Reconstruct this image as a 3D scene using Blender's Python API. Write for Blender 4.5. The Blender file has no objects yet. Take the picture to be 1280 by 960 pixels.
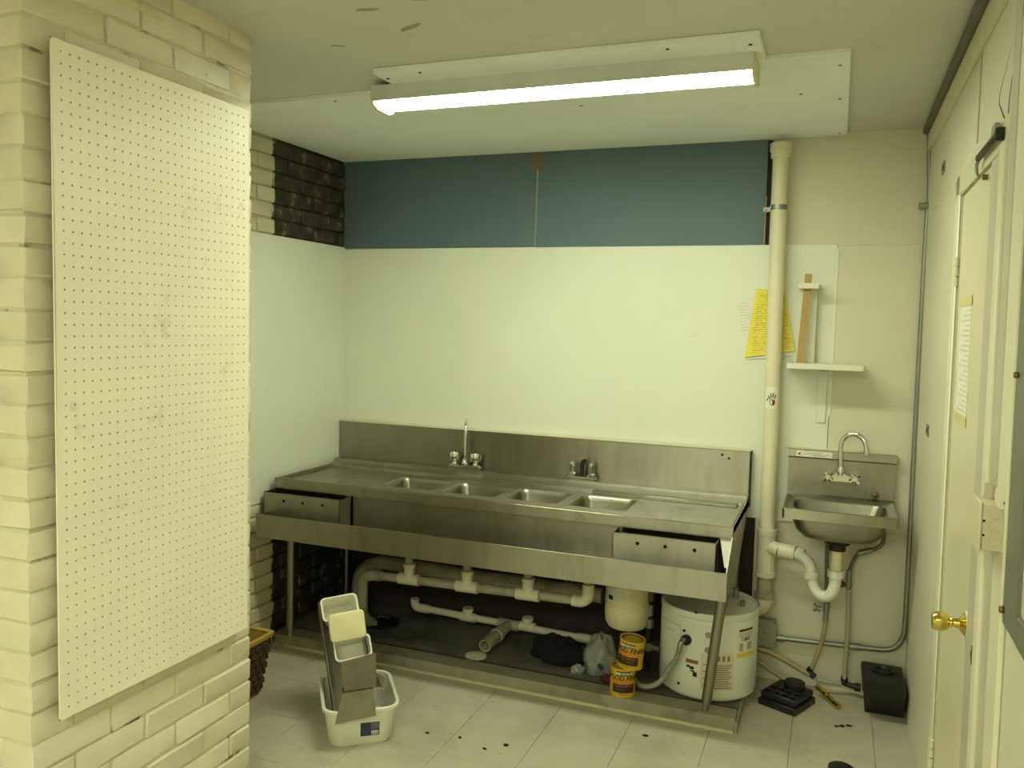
import bpy, bmesh, math, random
from math import sin, cos, pi, radians
from mathutils import Vector, Matrix
random.seed(7)
S = bpy.context.scene
COL = S.collection
V = Vector

# ------------------------------------------------------------------ camera, world, light, exposure
YAW, PIT, ROL, FPX = 0.3692, -0.0714, 0.0253, 1043.13
CAMP = V((-0.3374, -3.9327, 1.6011))
_f = V((-sin(YAW)*cos(PIT), cos(YAW)*cos(PIT), sin(PIT)))
_r = V((cos(YAW), sin(YAW), 0)); _u = _r.cross(_f)
_R = cos(ROL)*_r + sin(ROL)*_u; _U = -sin(ROL)*_r + cos(ROL)*_u
cd = bpy.data.cameras.new('camera'); co = bpy.data.objects.new('camera', cd); COL.objects.link(co)
cd.sensor_width = 36; cd.sensor_fit = 'HORIZONTAL'; cd.lens = 36*FPX/1280; cd.clip_start = .02
m = Matrix(((_R.x, _U.x, -_f.x), (_R.y, _U.y, -_f.y), (_R.z, _U.z, -_f.z))).to_4x4(); m.translation = CAMP
co.matrix_world = m; S.camera = co
w = bpy.data.worlds.new('world'); S.world = w; w.use_nodes = True
w.node_tree.nodes['Background'].inputs[0].default_value = (.9, .9, .8, 1)
w.node_tree.nodes['Background'].inputs[1].default_value = .02
S.view_settings.view_transform = 'Standard'; S.view_settings.look = 'None'
S.view_settings.gamma = 1; S.view_settings.use_curve_mapping = False
S.view_settings.exposure = 0.0
LAMP_COL = (.935, 1.0, .725)
LAMP_W = 43.0          # tube lamp over the sink
ADDED_LAMP_W2 = 64.0         # two unseen tube lamps added behind the camera for more light
ADDED_LAMP_W3 = 64.0

H = 2.464; XL = -2.854; RX = .012; LEAN = -.010

# ------------------------------------------------------------------ materials
def lin(c):
    return tuple(((v/255)/12.92 if v/255 <= .04045 else ((v/255+.055)/1.055)**2.4) for v in c)
MATS = {}
def mat(name, col, rough=.6, metal=0., var=.08, scale=6., bump=0., bscale=60., dirt=None, spec=.5, emit=None, trans=0., stretch=None, aniso=0.):
    if name in MATS: return MATS[name]
    m = bpy.data.materials.new(name); m.use_nodes = True; MATS[name] = m
    nt = m.node_tree; N = nt.nodes; L = nt.links; b = N['Principled BSDF']
    c = lin(col)
    b.inputs['Roughness'].default_value = rough; b.inputs['Metallic'].default_value = metal
    b.inputs['Specular IOR Level'].default_value = spec
    if trans: b.inputs['Transmission Weight'].default_value = trans
    if emit:
        b.inputs['Emission Color'].default_value = (*emit[0], 1); b.inputs['Emission Strength'].default_value = emit[1]
    geo = N.new('ShaderNodeNewGeometry'); pos = geo.outputs['Position']
    if stretch:
        mp = N.new('ShaderNodeMapping'); mp.inputs['Scale'].default_value = stretch; L.new(pos, mp.inputs[0]); pos = mp.outputs[0]
    n = N.new('ShaderNodeTexNoise'); n.inputs['Scale'].default_value = scale; n.inputs['Detail'].default_value = 4; L.new(pos, n.inputs['Vector'])
    r = N.new('ShaderNodeValToRGB'); e = r.color_ramp.elements
    e[0].position = .3; e[1].position = .7
    e[0].color = (*[max(0, x*(1-var)) for x in c], 1); e[1].color = (*[min(1, x*(1+var)) for x in c], 1)
    L.new(n.outputs[0], r.inputs[0]); out = r.outputs[0]
    for d in (dirt or []):           # (colour, scale, threshold low, threshold high, amount)
        n2 = N.new('ShaderNodeTexNoise'); n2.inputs['Scale'].default_value = d[1]; n2.inputs['Detail'].default_value = 5
        n2.inputs['Roughness'].default_value = .65; L.new(pos, n2.inputs['Vector'])
        mr = N.new('ShaderNodeMapRange'); mr.inputs[1].default_value = d[2]; mr.inputs[2].default_value = d[3]
        mr.inputs[3].default_value = 0; mr.inputs[4].default_value = d[4]; L.new(n2.outputs[0], mr.inputs[0])
        mx = N.new('ShaderNodeMix'); mx.data_type = 'RGBA'; L.new(mr.outputs[0], mx.inputs[0]); L.new(out, mx.inputs[6])
        mx.inputs[7].default_value = (*lin(d[0]), 1); out = mx.outputs[2]
    L.new(out, b.inputs['Base Color'])
    if metal > .5:
        rr = N.new('ShaderNodeMapRange'); rr.inputs[3].default_value = rough*.75; rr.inputs[4].default_value = rough*1.3
        L.new(n.outputs[0], rr.inputs[0]); L.new(rr.outputs[0], b.inputs['Roughness'])
    if aniso:
        b.inputs['Anisotropic'].default_value = aniso
        tg = N.new('ShaderNodeCombineXYZ'); tg.inputs[1].default_value = .7071; tg.inputs[2].default_value = .7071
        L.new(tg.outputs[0], b.inputs['Tangent'])
    if bump:
        n3 = N.new('ShaderNodeTexNoise'); n3.inputs['Scale'].default_value = bscale; n3.inputs['Detail'].default_value = 3; L.new(pos, n3.inputs['Vector'])
        bp = N.new('ShaderNodeBump'); bp.inputs['Strength'].default_value = bump; bp.inputs['Distance'].default_value = .004
        L.new(n3.outputs[0], bp.inputs['Height']); L.new(bp.outputs[0], b.inputs['Normal'])
    return m

WHITE_WALL = mat('white wall panel', (228, 230, 214), .38, var=.03, scale=2, dirt=[((150, 146, 118), 9, .66, .8, .3), ((130, 126, 96), 75, .70, .75, .45)])
CREAM_WALL = mat('cream painted wall', (216, 212, 190), .5, var=.04, scale=2, bump=.15, bscale=40, dirt=[((140, 130, 100), 14, .68, .8, .4)])
CEIL = mat('ceiling paint', (206, 206, 196), .6, var=.05, scale=1.5, bump=.12, bscale=25, dirt=[((120, 112, 88), 5, .64, .8, .4)])
CEILP = mat('ceiling panel paint', (238, 242, 240), .75, var=.03, scale=3)
BLUE = mat('blue grey paint', (92, 112, 122), .55, var=.05, scale=2.5, bump=.1, bscale=30)
FLOORM = mat('floor tile vinyl', (186, 180, 158), .42, var=.06, scale=7, bump=.1, bscale=50,
             dirt=[((132, 122, 92), 3.0, .5, .75, .5), ((70, 60, 42), 22, .635, .74, .65), ((90, 80, 58), 9, .62, .78, .4)])
FLOORJ = mat('floor joint', (150, 142, 118), .8, var=.1)
CONC = mat('concrete platform', (150, 145, 124), .75, var=.12, scale=9, bump=.25, dirt=[((58, 54, 44), 6, .5, .72, .65)])
CONCD = mat('dark dirty concrete', (104, 102, 90), .8, var=.16, scale=7, bump=.3, dirt=[((40, 38, 32), 4, .48, .7, .7)])
BRICKW = mat('painted brick', (218, 210, 184), .46, var=.05, scale=10, bump=.9, bscale=20, dirt=[((120, 98, 66), 13, .68, .74, .6), ((70, 66, 52), 30, .71, .77, .6)])
MORTW = mat('painted mortar', (206, 200, 172), .5, var=.06, scale=20, bump=.5, bscale=50, dirt=[((70, 62, 46), 9, .59, .66, .8)])
STEEL = mat('brushed stainless steel', (160, 157, 142), .36, 1., var=.04, scale=5, bump=.03, bscale=40, stretch=(4, 2, .7), aniso=.85, dirt=[((112, 108, 88), 3, .5, .75, .4)])
STEELB = mat('stainless steel', (160, 158, 144), .32, 1., var=.04, scale=8, aniso=.6)
CHROME = mat('chrome', (225, 225, 222), .1, 1., var=.02)
BRASS = mat('polished brass', (220, 194, 104), .16, 1., var=.05, scale=30)
PVC = mat('white pvc', (220, 214, 188), .42, var=.06, scale=8, dirt=[((112, 98, 66), 12, .6, .78, .5)])
PVCD = mat('dirty grey pvc', (170, 164, 140), .55, var=.12, scale=12, dirt=[((70, 62, 46), 10, .5, .72, .6)])
PIPEP = mat('painted standpipe', (222, 216, 186), .42, var=.05, scale=6, dirt=[((100, 88, 60), 16, .7, .78, .5)])
GALV = mat('galvanised conduit', (150, 152, 142), .42, .75, var=.1, scale=20)
GALVD = mat('shaded dark conduit', (92, 90, 76), .55, .2, var=.1, scale=20)  # conduit in shade by the ceiling, that shade put into the colour
DOORP = mat('cream gloss door paint', (222, 216, 184), .33, var=.03, scale=3, dirt=[((140, 126, 92), 6, .66, .8, .35)])
DOORW = mat('bright door trim paint', (232, 228, 204), .35, var=.03, scale=3)
DOORS = mat('greyed trim paint', (196, 190, 170), .42, var=.05, scale=4, dirt=[((110, 98, 72), 9, .63, .78, .5)])
BLACKP = mat('black plastic', (24, 24, 22), .42, var=.15, scale=20)
BLACKC = mat('black cloth', (16, 16, 15), .95, var=.3, scale=40, bump=.4)
DARKM = mat('dark metal', (52, 50, 44), .5, .6, var=.1)
WPLAST = mat('white plastic', (224, 222, 206), .38, var=.03, scale=6)
WPLASTY = mat('yellowed white plastic', (228, 220, 176), .4, var=.05, scale=14)
PAPERY = mat('yellow paper', (236, 220, 96), .8, var=.05, scale=20)
PAPERW = mat('white paper', (232, 230, 216), .8, var=.03, scale=20)
INK = mat('dark print', (62, 58, 48), .8, var=.1)
INKY = mat('brown handwriting on yellow', (190, 166, 52), .8, var=.1)
CARDB = mat('cardboard', (176, 146, 88), .75, var=.08, scale=30, stretch=(8, 8, 1))
HEATER = mat('white enamel', (222, 224, 208), .3, var=.03, scale=5, dirt=[((120, 112, 84), 9, .64, .8, .35)])
GREYP = mat('grey sticker', (160, 158, 146), .5, var=.05)
BLKM = mat('black paint', (12, 12, 11), .7, var=.1)
def brick_left_mat():
    m = mat('left wall brick with paint edge', (208, 202, 172), .55, var=.06, scale=10, bump=.5, bscale=30, dirt=[((70, 62, 48), 18, .66, .76, .6)])
    nt = m.node_tree; N = nt.nodes; L = nt.links; b = N['Principled BSDF']
    src = b.inputs['Base Color'].links[0].from_socket
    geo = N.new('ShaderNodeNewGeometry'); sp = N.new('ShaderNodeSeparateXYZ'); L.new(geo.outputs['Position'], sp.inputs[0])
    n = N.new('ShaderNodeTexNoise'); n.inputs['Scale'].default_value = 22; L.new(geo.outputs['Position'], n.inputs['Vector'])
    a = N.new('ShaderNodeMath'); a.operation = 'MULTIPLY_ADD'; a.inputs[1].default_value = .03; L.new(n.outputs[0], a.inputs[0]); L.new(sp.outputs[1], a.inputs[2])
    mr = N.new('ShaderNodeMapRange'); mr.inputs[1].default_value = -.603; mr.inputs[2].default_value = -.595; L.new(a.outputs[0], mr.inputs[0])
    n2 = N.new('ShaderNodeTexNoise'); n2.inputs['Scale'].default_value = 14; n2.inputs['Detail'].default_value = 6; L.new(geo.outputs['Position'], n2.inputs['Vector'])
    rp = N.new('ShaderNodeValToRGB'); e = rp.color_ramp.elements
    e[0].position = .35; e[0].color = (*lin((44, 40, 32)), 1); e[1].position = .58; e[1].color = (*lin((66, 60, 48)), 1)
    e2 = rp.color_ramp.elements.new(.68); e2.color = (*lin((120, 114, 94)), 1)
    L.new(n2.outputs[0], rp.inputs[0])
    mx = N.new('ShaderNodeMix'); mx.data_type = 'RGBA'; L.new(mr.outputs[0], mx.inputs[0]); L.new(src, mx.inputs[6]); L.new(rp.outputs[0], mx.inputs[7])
    L.new(mx.outputs[2], b.inputs['Base Color']); return m
BRICKL = brick_left_mat()

# ------------------------------------------------------------------ mesh helpers
def rrect(w, h, r, n=5, cx=0, cy=0):
    pts = []
    for qx, qy, a0 in ((1, 1, 0), (-1, 1, 90), (-1, -1, 180), (1, -1, 270)):
        for k in range(n):
            a = radians(a0 + 90*k/(n-1)); pts.append((cx+qx*(w/2-r)+r*cos(a), cy+qy*(h/2-r)+r*sin(a)))
    return pts

class B:
    def __init__(s): s.bm = bmesh.new()
    def face(s, pts):
        vs = [s.bm.verts.new(p) for p in pts]; return s.bm.faces.new(vs)
    def box(s, x0, x1, y0, y1, z0, z1, bev=0., seg=1, mtx=None):
        r = bmesh.ops.create_cube(s.bm, size=1)
        vs = r['verts']
        for v in vs: v.co = V(((x0+x1)/2+v.co.x*(x1-x0), (y0+y1)/2+v.co.y*(y1-y0), (z0+z1)/2+v.co.z*(z1-z0)))
        if bev:
            es = list({e for v in vs for e in v.link_edges})
            rr = bmesh.ops.bevel(s.bm, geom=es, offset=bev, segments=seg, affect='EDGES', clamp_overlap=True)
            vs = list({v for f in rr['faces'] for v in f.verts} | {v for v in vs if v.is_valid})
        if mtx is not None:
            for v in vs: v.co = mtx @ v.co
        return s
    def loft(s, rings, close=True, cap0=False, cap1=False):
        R = [[s.bm.verts.new(p) for p in ring] for ring in rings]
        n = len(R[0])
        for a, b in zip(R, R[1:]):
            for i in range(n if close else n-1):
                j = (i+1) % n
                try: s.bm.faces.new((a[i], a[j], b[j], b[i]))
                except ValueError: pass
        if cap0: s.bm.faces.new(R[0][::-1])
        if cap1: s.bm.faces.new(R[-1])
        return s
    def cyl(s, p0, p1, r, r2=None, n=20, cap=True):
        p0, p1 = V(p0), V(p1); d = (p1-p0).normalized()
        a = d.orthogonal().normalized(); b = d.cross(a)
        r2 = r if r2 is None else r2
        rg = lambda p, q: [p+q*(cos(2*pi*k/n)*a+sin(2*pi*k/n)*b) for k in range(n)]
        return s.loft([rg(p0, r), rg(p1, r2)], True, cap, cap)
    def hollow(s, p0, p1, r, t, n=20):
        p0, p1 = V(p0), V(p1); d = (p1-p0).normalized(); a = d.orthogonal().normalized(); b = d.cross(a)
        rg = lambda p, q: [p+q*(cos(2*pi*k/n)*a+sin(2*pi*k/n)*b) for k in range(n)]
        return s.loft([rg(p0, r-t), rg(p0, r), rg(p1, r), rg(p1, r-t), rg(p0, r-t)])
    def lathe(s, prof, o=(0, 0, 0), ax=(0, 0, 1), n=24, cap=True):
        o = V(o); d = V(ax).normalized(); a = d.orthogonal().normalized(); b = d.cross(a)
        rings = [[o+d*z+max(r, 1e-4)*(cos(2*pi*k/n)*a+sin(2*pi*k/n)*b) for k in range(n)] for r, z in prof]
        return s.loft(rings, True, cap, cap)
    def tube(s, path, r, n=12, sub=6, smooth=True):
        P = [V(p) for p in path]
        if smooth and len(P) > 2:
            Q = []
            for i in range(len(P)-1):
                p0 = P[max(i-1, 0)]; p1 = P[i]; p2 = P[i+1]; p3 = P[min(i+2, len(P)-1)]
                for k in range(sub):
                    t = k/sub
                    Q.append(.5*((2*p1)+(-p0+p2)*t+(2*p0-5*p1+4*p2-p3)*t*t+(-p0+3*p1-3*p2+p3)*t**3))
            Q.append(P[-1]); P = Q
        rings = []; a = None
        for i, p in enumerate(P):
            d = (P[min(i+1, len(P)-1)]-P[max(i-1, 0)]).normalized()
            a = d.orthogonal().normalized() if a is None else (a-d*a.dot(d)).normalized()
            b = d.cross(a); rr = r(i/(len(P)-1)) if callable(r) else r
            rings.append([p+rr*(cos(2*pi*k/n)*a+sin(2*pi*k/n)*b) for k in range(n)])
        return s.loft(rings, True, True, True)
    def prism(s, pts, ext):
        e = V(ext); A = [V(p) for p in pts]
        return s.loft([A, [p+e for p in A]], True, True, True)
    def patch(s, c, r, a0, a1, z0, z1, n=10, t=.0006):
        c = V(c); out = []
        for q in (r, r+t):
            out.append([[c+V((q*cos(a0+(a1-a0)*k/n), q*sin(a0+(a1-a0)*k/n), z)) for k in range(n+1)] for z in (z0, z1)])
        for k in range(n):
            s.face((out[1][0][k], out[1][0][k+1], out[1][1][k+1], out[1][1][k]))
        ring = out[1][0]+out[1][1][::-1]; rin = out[0][0]+out[0][1][::-1]
        s.loft([rin, ring]); return s

def finish(bm, ang=38):
    bmesh.ops.remove_doubles(bm, verts=bm.verts, dist=1e-6)
    bmesh.ops.recalc_face_normals(bm, faces=bm.faces)
    bm.normal_update()
    for f in bm.faces: f.smooth = True
    for e in bm.edges:
        e.smooth = len(e.link_faces) == 2 and e.calc_face_angle(0) < radians(ang)

def attach(o, parent):
    if parent is not None:
        o.parent = parent
        o.matrix_parent_inverse = Matrix.Translation(-abs_loc(parent))
def abs_loc(o):
    return V(o['_l']) if '_l' in o else o.location.copy()
PARENT_L = {}
def build(name, b, m, parent=None, label=None, cat=None, group=None, kind=None, base=True, plabel=None, recalc=True):
    bm = b.bm if isinstance(b, B) else b
    if recalc: finish(bm)
    lo = V((min(v.co.x for v in bm.verts), min(v.co.y for v in bm.verts), min(v.co.z for v in bm.verts)))
    hi = V((max(v.co.x for v in bm.verts), max(v.co.y for v in bm.verts), max(v.co.z for v in bm.verts)))
    c = (lo+hi)/2
    if base and parent is None: c.z = lo.z
    for v in bm.verts: v.co -= c
    me = bpy.data.meshes.new(name); bm.to_mesh(me); bm.free(); me.materials.append(m)
    return link(name, me, c, parent, label, cat, group, kind)
def link(name, me, c, parent=None, label=None, cat=None, group=None, kind=None, rot=None):
    o = bpy.data.objects.new(name, me); COL.objects.link(o); o.location = c
    if rot: o.rotation_euler = rot
    PARENT_L[o] = V(c)
    if parent is not None:
        o.parent = parent; o.matrix_parent_inverse = Matrix.Translation(-PARENT_L[parent])
    if label: o['label'] = label
    if cat: o['category'] = cat
    if group: o['group'] = group
    if kind: o['kind'] = kind
    return o
def thing(name, loc, label=None, cat=None, rot=(0, 0, 0), group=None, kind=None):
    return link(name, None, V(loc), None, label, cat, group, kind, rot)
def wall_thing(name, y, z, label=None, cat=None, kind=None, group=None):     # hangs on the right wall, which leans a little
    t = thing(name, (RX + LEAN*z, y, z), label, cat, (0, LEAN, 0), group, kind)
    PARENT_L[t] = V((RX, y, z)); return t
def text(name, s, size, m, parent, fn, align='CENTER', extr=0., spacing=1.):
    cu = bpy.data.curves.new(name, 'FONT'); cu.body = s; cu.size = size; cu.align_x = align; cu.space_character = spacing; cu.resolution_u = 2; cu.offset = size*.022
    ob = bpy.data.objects.new(name, cu); COL.objects.link(ob)
    dg = bpy.context.evaluated_depsgraph_get(); dg.update()
    me = bpy.data.meshes.new_from_object(ob.evaluated_get(dg))
    bpy.data.objects.remove(ob); bpy.data.curves.remove(cu)
    P = [fn(v.co.x, v.co.y) for v in me.vertices]
    c = sum((V(p) for p in P), V())/max(1, len(P))
    for v, p in zip(me.vertices, P): v.co = V(p)-c
    me.materials.clear(); me.materials.append(m)
    return link(name, me, c, parent)

# ------------------------------------------------------------------ setting: floor, ceiling, walls
floor = build('floor', B().box(-6.5, .4, -6.6, .12, -.12, -.004), FLOORJ, kind='structure')
tile_me = None
def share(b, m, name):
    finish(b.bm); me = bpy.data.meshes.new(name); b.bm.to_mesh(me); b.bm.free(); me.materials.append(m); return me
TS = .305
tile_me = share(B().box(-TS/2+.0008, TS/2-.0008, -TS/2+.0008, TS/2-.0008, -.004, 0, .0006), FLOORM, 'floor_tile')
x = -.43+TS/2+TS
for i in range(11):
    xc = x-TS*i
    for j in range(20):
        yc = -.6-TS/2+TS*2-TS*j
        if yc > 0.1: continue
        if j < 2 and xc < -.7: continue
        o = link('floor_tile', tile_me, V((xc, yc, 0)), floor)
ceil = build('ceiling', B().box(-6.5, .4, -6.6, .12, H, H+.12), CEIL, kind='structure')
wall_back = build('wall_back', B().box(-2.98, .2, .004, .14, -.05, H+.05), CREAM_WALL, kind='structure')
build('upper_panel', B().box(XL, -1.752, -.008, .006, 1.99, 2.45, .001), BLUE, wall_back)
build('upper_panel', B().box(-1.749, -.662, -.008, .006, 1.985, 2.45, .001), BLUE, wall_back)
build('recess', B().box(-.662, -.643, -.001, .006, 1.985, 2.445), BLKM, wall_back)
build('upper_wood_edge', B().box(-.664, -.659, -.010, .0, 1.985, 2.2), CARDB, wall_back)
build('wood_patch', B().box(-1.776, -1.72, -.010, -.007, 2.362, 2.455, .001), mat('bare brown board', (122, 108, 84), .8), wall_back)
build('joint_drip', B().prism([(-1.753, -.0085, 2.36), (-1.744, -.0085, 2.36), (-1.748, -.0085, 2.10), (-1.75, -.0085, 1.99), (-1.755, -.0085, 1.99)], (0, -.0008, 0)), mat('pale filler', (150, 156, 146), .8), wall_back)
build('wall_panel', B().box(XL, -.3545, -.006, .006, .744, 1.985, .0012), WHITE_WALL, wall_back)
build('wall_panel', B().box(-.3525, .03, -.005, .006, .735, 1.98, .0012), CREAM_WALL, wall_back)
build('panel_joint_strip', B().box(-.362, -.346, -.008, -.004, 1.23, 1.968, .001), WHITE_WALL, wall_back)
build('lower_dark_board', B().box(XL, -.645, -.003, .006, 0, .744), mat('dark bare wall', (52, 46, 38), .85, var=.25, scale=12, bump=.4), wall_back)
build('white_edge_board', B().box(-.643, -.60, -.006, .006, .05, .744, .001), CREAM_WALL, wall_back)
build('raceway', B().box(-.407, -.366, -.014, -.004, 1.20, 1.432, .003), WHITE_WALL, wall_back)

# left wall: white panel, bricks above and below it
wall_left = build('wall_left', B().box(XL-.16, XL-.012, -6.6, .12, -.05, H+.05), MATS['left wall brick with paint edge'], kind='structure')
build('wall_panel', B().box(XL-.013, XL+.004, -1.76, .0, .724, 1.995, .0015), WHITE_WALL, wall_left)
build('plaster_face', B().box(XL-.013, XL, -6.55, -2.6, 0, H), CREAM_WALL, wall_left)
def brick_mesh(l, h, t, mt, nm='brick', bev=.006, jit=.0015):
    b = B(); b.box(-t/2, t/2, -l/2, l/2, -h/2, h/2, bev)
    for v in b.bm.verts: v.co += V((random.uniform(-jit, jit), random.uniform(-jit, jit), random.uniform(-jit, jit)))
    return share(b, mt, nm)
CO = .0735; BL = .228; J = .006
LB = [brick_mesh(BL-J, CO-J, .02, BRICKL) for _ in range(4)]
half_cache = {}
def left_bricks(z0, z1, base):
    k = 0; z = z0
    while z < z1-.02:
        h = min(CO, z1-z)
        off = 0 if k % 2 else BL/2
        y = -1.76
        while y < -.005:
            y2 = min(-1.76+off if (y == -1.76 and off) else y+BL, 0)
            l = y2-y
            if l > .03:
                if abs(l-BL) < .003 and abs(h-CO) < .003: me = random.choice(LB)
                else:
                    key = (round(l, 3), round(h, 3)); me = half_cache.get(key) or brick_mesh(l-J, h-J, .02, BRICKL); half_cache[key] = me
                link('brick', me, V((XL-.008+random.uniform(-.003, .003), (y+y2)/2, z+h/2)), wall_left)
            y = y2
        z += CO; k += 1
left_bricks(1.998, 2.45, 0)
left_bricks(0.0, .722, 0)

# brick pier with the pegboard
PX, PY0, PY1 = -2.06, -2.56, -1.772
pier = build('wall_pier', B().box(XL-.02, PX-.0045, PY0+.0045, PY1-.0045, -.02, H+.02), MORTW, kind='structure')
pier['label'] = 'white painted brick pier carrying the pegboard'
pc = {}
def pier_brick(x0, x1, y0, y1, z0, z1):
    key = (round(x1-x0, 3), round(y1-y0, 3), round(z1-z0, 3), random.randint(0, 2))
    me = pc.get(key)
    if me is None:
        b = B(); b.box(-(x1-x0)/2, (x1-x0)/2, -(y1-y0)/2, (y1-y0)/2, -(z1-z0)/2, (z1-z0)/2, .0045)
        for v in b.bm.verts: v.co += V([random.uniform(-.0026, .0026) for _ in range(3)])
        me = share(b, BRICKW, 'brick'); pc[key] = me
    link('brick', me, V(((x0+x1)/2+random.uniform(-.0015, .0015), (y0+y1)/2, (z0+z1)/2)), pier)
T = .10; g = J/2
zt = 2.414+CO; k = 0
while zt > .01:
    z1, z0 = min(zt, H+.01), max(zt-CO, 0)
    A = k % 2 == 1      # course with joints at -1.985
    js = [-1.985, -2.213, -2.441] if A else [-1.87, -2.099, -2.327]
    ends = [PY1]+js+[PY0 if A is False else PY0]
    ys = sorted(set([PY0]+js+[PY1]))
    for i in range(len(ys)-1):
        y0, y1 = ys[i], ys[i+1]
        if i == 0 and A: continue          # corner piece comes from the front face in these courses
        pier_brick(PX-T, PX, y0+(g if y0 > PY0 else 0), y1-(g if y1 < PY1 else 0), z0+g, z1-g)
    if A:
        xs = [XL, PX-3*BL, PX-2*BL, PX-BL, PX]
        for a, b_ in zip(xs, xs[1:]):
            if b_-a > .03: pier_brick(a+g, b_-(g if b_ < PX else 0), PY0, ys[1]-g, z0+g, z1-g)
    else:
        xs = [XL, PX-T-2.5*BL, PX-T-1.5*BL, PX-T-.5*BL, PX-T]
        for a, b_ in zip(xs, xs[1:]):
            if b_-a > .03: pier_brick(a+g, b_-g, PY0, PY0+T, z0+g, z1-g)
    zt -= CO; k += 1
build('paint_strip', B().box(PX+.001, PX+.004, -2.29, -2.14, 2.385, 2.40), mat('pale yellow paint', (216, 206, 160), .6), pier)

# right wall (leans in slightly), with its door, window and trims
wr = wall_thing('wall_right', 0, 0, kind='structure')
def wbox(name, x0, x1, y0, y1, z0, z1, m, parent, bev=.0015, **kw):
    return build(name, B().box(RX+x0, RX+x1, y0, y1, z0, z1, bev), m, parent, **kw)
build('wall_face', B().box(RX, RX+.15, -1.085, .1, -.03, H+.05), CREAM_WALL, wr)
build('wall_face', B().box(RX, RX+.15, -1.62, -1.085, 2.02, H+.05), CREAM_WALL, wr)
build('wall_face', B().box(RX, RX+.15, -6.55, -1.62, -.03, H+.05), CREAM_WALL, wr)
wall_front = build('wall_front', B().box(-6.5, .4, -6.7, -6.55, -.05, H+.05), CREAM_WALL, kind='structure')
wall_far_left = build('wall_far_left', B().box(-6.6, -6.45, -6.6, .12, -.05, H+.05), CREAM_WALL, kind='structure')
t1 = wall_thing('trim_1', 0, 0, kind='structure')
wbox('trim_board', -.014, .0, -5.5, -.0, 2.362, 2.45, DOORP, t1)
t2 = wall_thing('trim_2', 0, 0, kind='structure')
wbox('panel_cover_strip', -.004, .0, -1.352, -1.338, 2.12, 2.36, DOORS, t2)

# ceiling panel with grooves
b = B()
y0, y1, n = -1.145, -.008, 57
rings = []
for xx in (XL, -.34):
    ring = []
    for i in range(n):
        ya = y0+(y1-y0)*i/n; st = (y1-y0)/n
        ring += [(xx, ya, H-.013), (xx, ya+st*.12, H-.016), (xx, ya+st*.88, H-.016)]
    ring += [(xx, y1, H-.014), (xx, y1, H), (xx, y0, H)]
    rings.append(ring)
b.loft(rings, True, True, True)
cp = build('ceiling_panel', b, CEILP, ceil)
for px, py in ((-.37, -1.03), (-.5, -.72), (-.37, -.62), (-.37, -.06), (-.95, -.93), (-1.3, -.78), (-1.75, -.93), (-1.77, -.93), (-2.2, -1.1)):
    build('screw', B().lathe([(.0, 0), (.006, 0), (.006, .0015), (0, .0018)], (px, py, H-.0168), n=8), DARKM, cp)
for cx, cy, a, l, ww in ((-1.55, -1.70, -.5, .10, .022), (-1.60, -1.86, .1, .07, .018), (-1.42, -1.88, .15, .05, .015), (-1.85, -1.62, .4, .05, .012)):
    pts = [(cx+cos(a)*l*.5*cos(q)-sin(a)*ww*.5*sin(q)*(1+.4*cos(3*q)), cy+sin(a)*l*.5*cos(q)+cos(a)*ww*.5*sin(q)*(1+.4*sin(2*q)), H-.001) for q in [2*pi*i/14 for i in range(14)]]
    build('paint_scrape', B().prism(pts, (0, 0, .0015)), mat('bare ceiling scrape', (156, 154, 138), .8), ceil)

# concrete platform under the sink
pf = build('trim_platform', B().box(XL, -.64, -.578, .0, -.004, .05), CONCD, kind='structure')
build('kerb', B().box(XL, -.64, -.602, -.50, -.003, .056, .004), CONC, pf)
build('edge_strip', B().box(XL, -.645, -.612, -.600, -.003, .010, .002), mat('pale caulk edge', (206, 198, 160), .6, dirt=[((110, 100, 72), 14, .55, .7, .6)]), pf)
build('groove_strip', B().box(XL, -.64, -.505, -.497, .05, .0565), BLKM, pf)
build('end_strip', B().box(-.642, -.63, -.60, -.05, -.003, .045, .002), CONC, pf)
dr = build('floor_drain', B().lathe([(.0, 0), (.095, 0), (.095, .012), (.075, .014), (.07, .004), (0, .004)], (-2.45, -.25, .05), n=24), DARKM,
           label='round dark floor drain on the platform under the sink', cat='drain')

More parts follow.
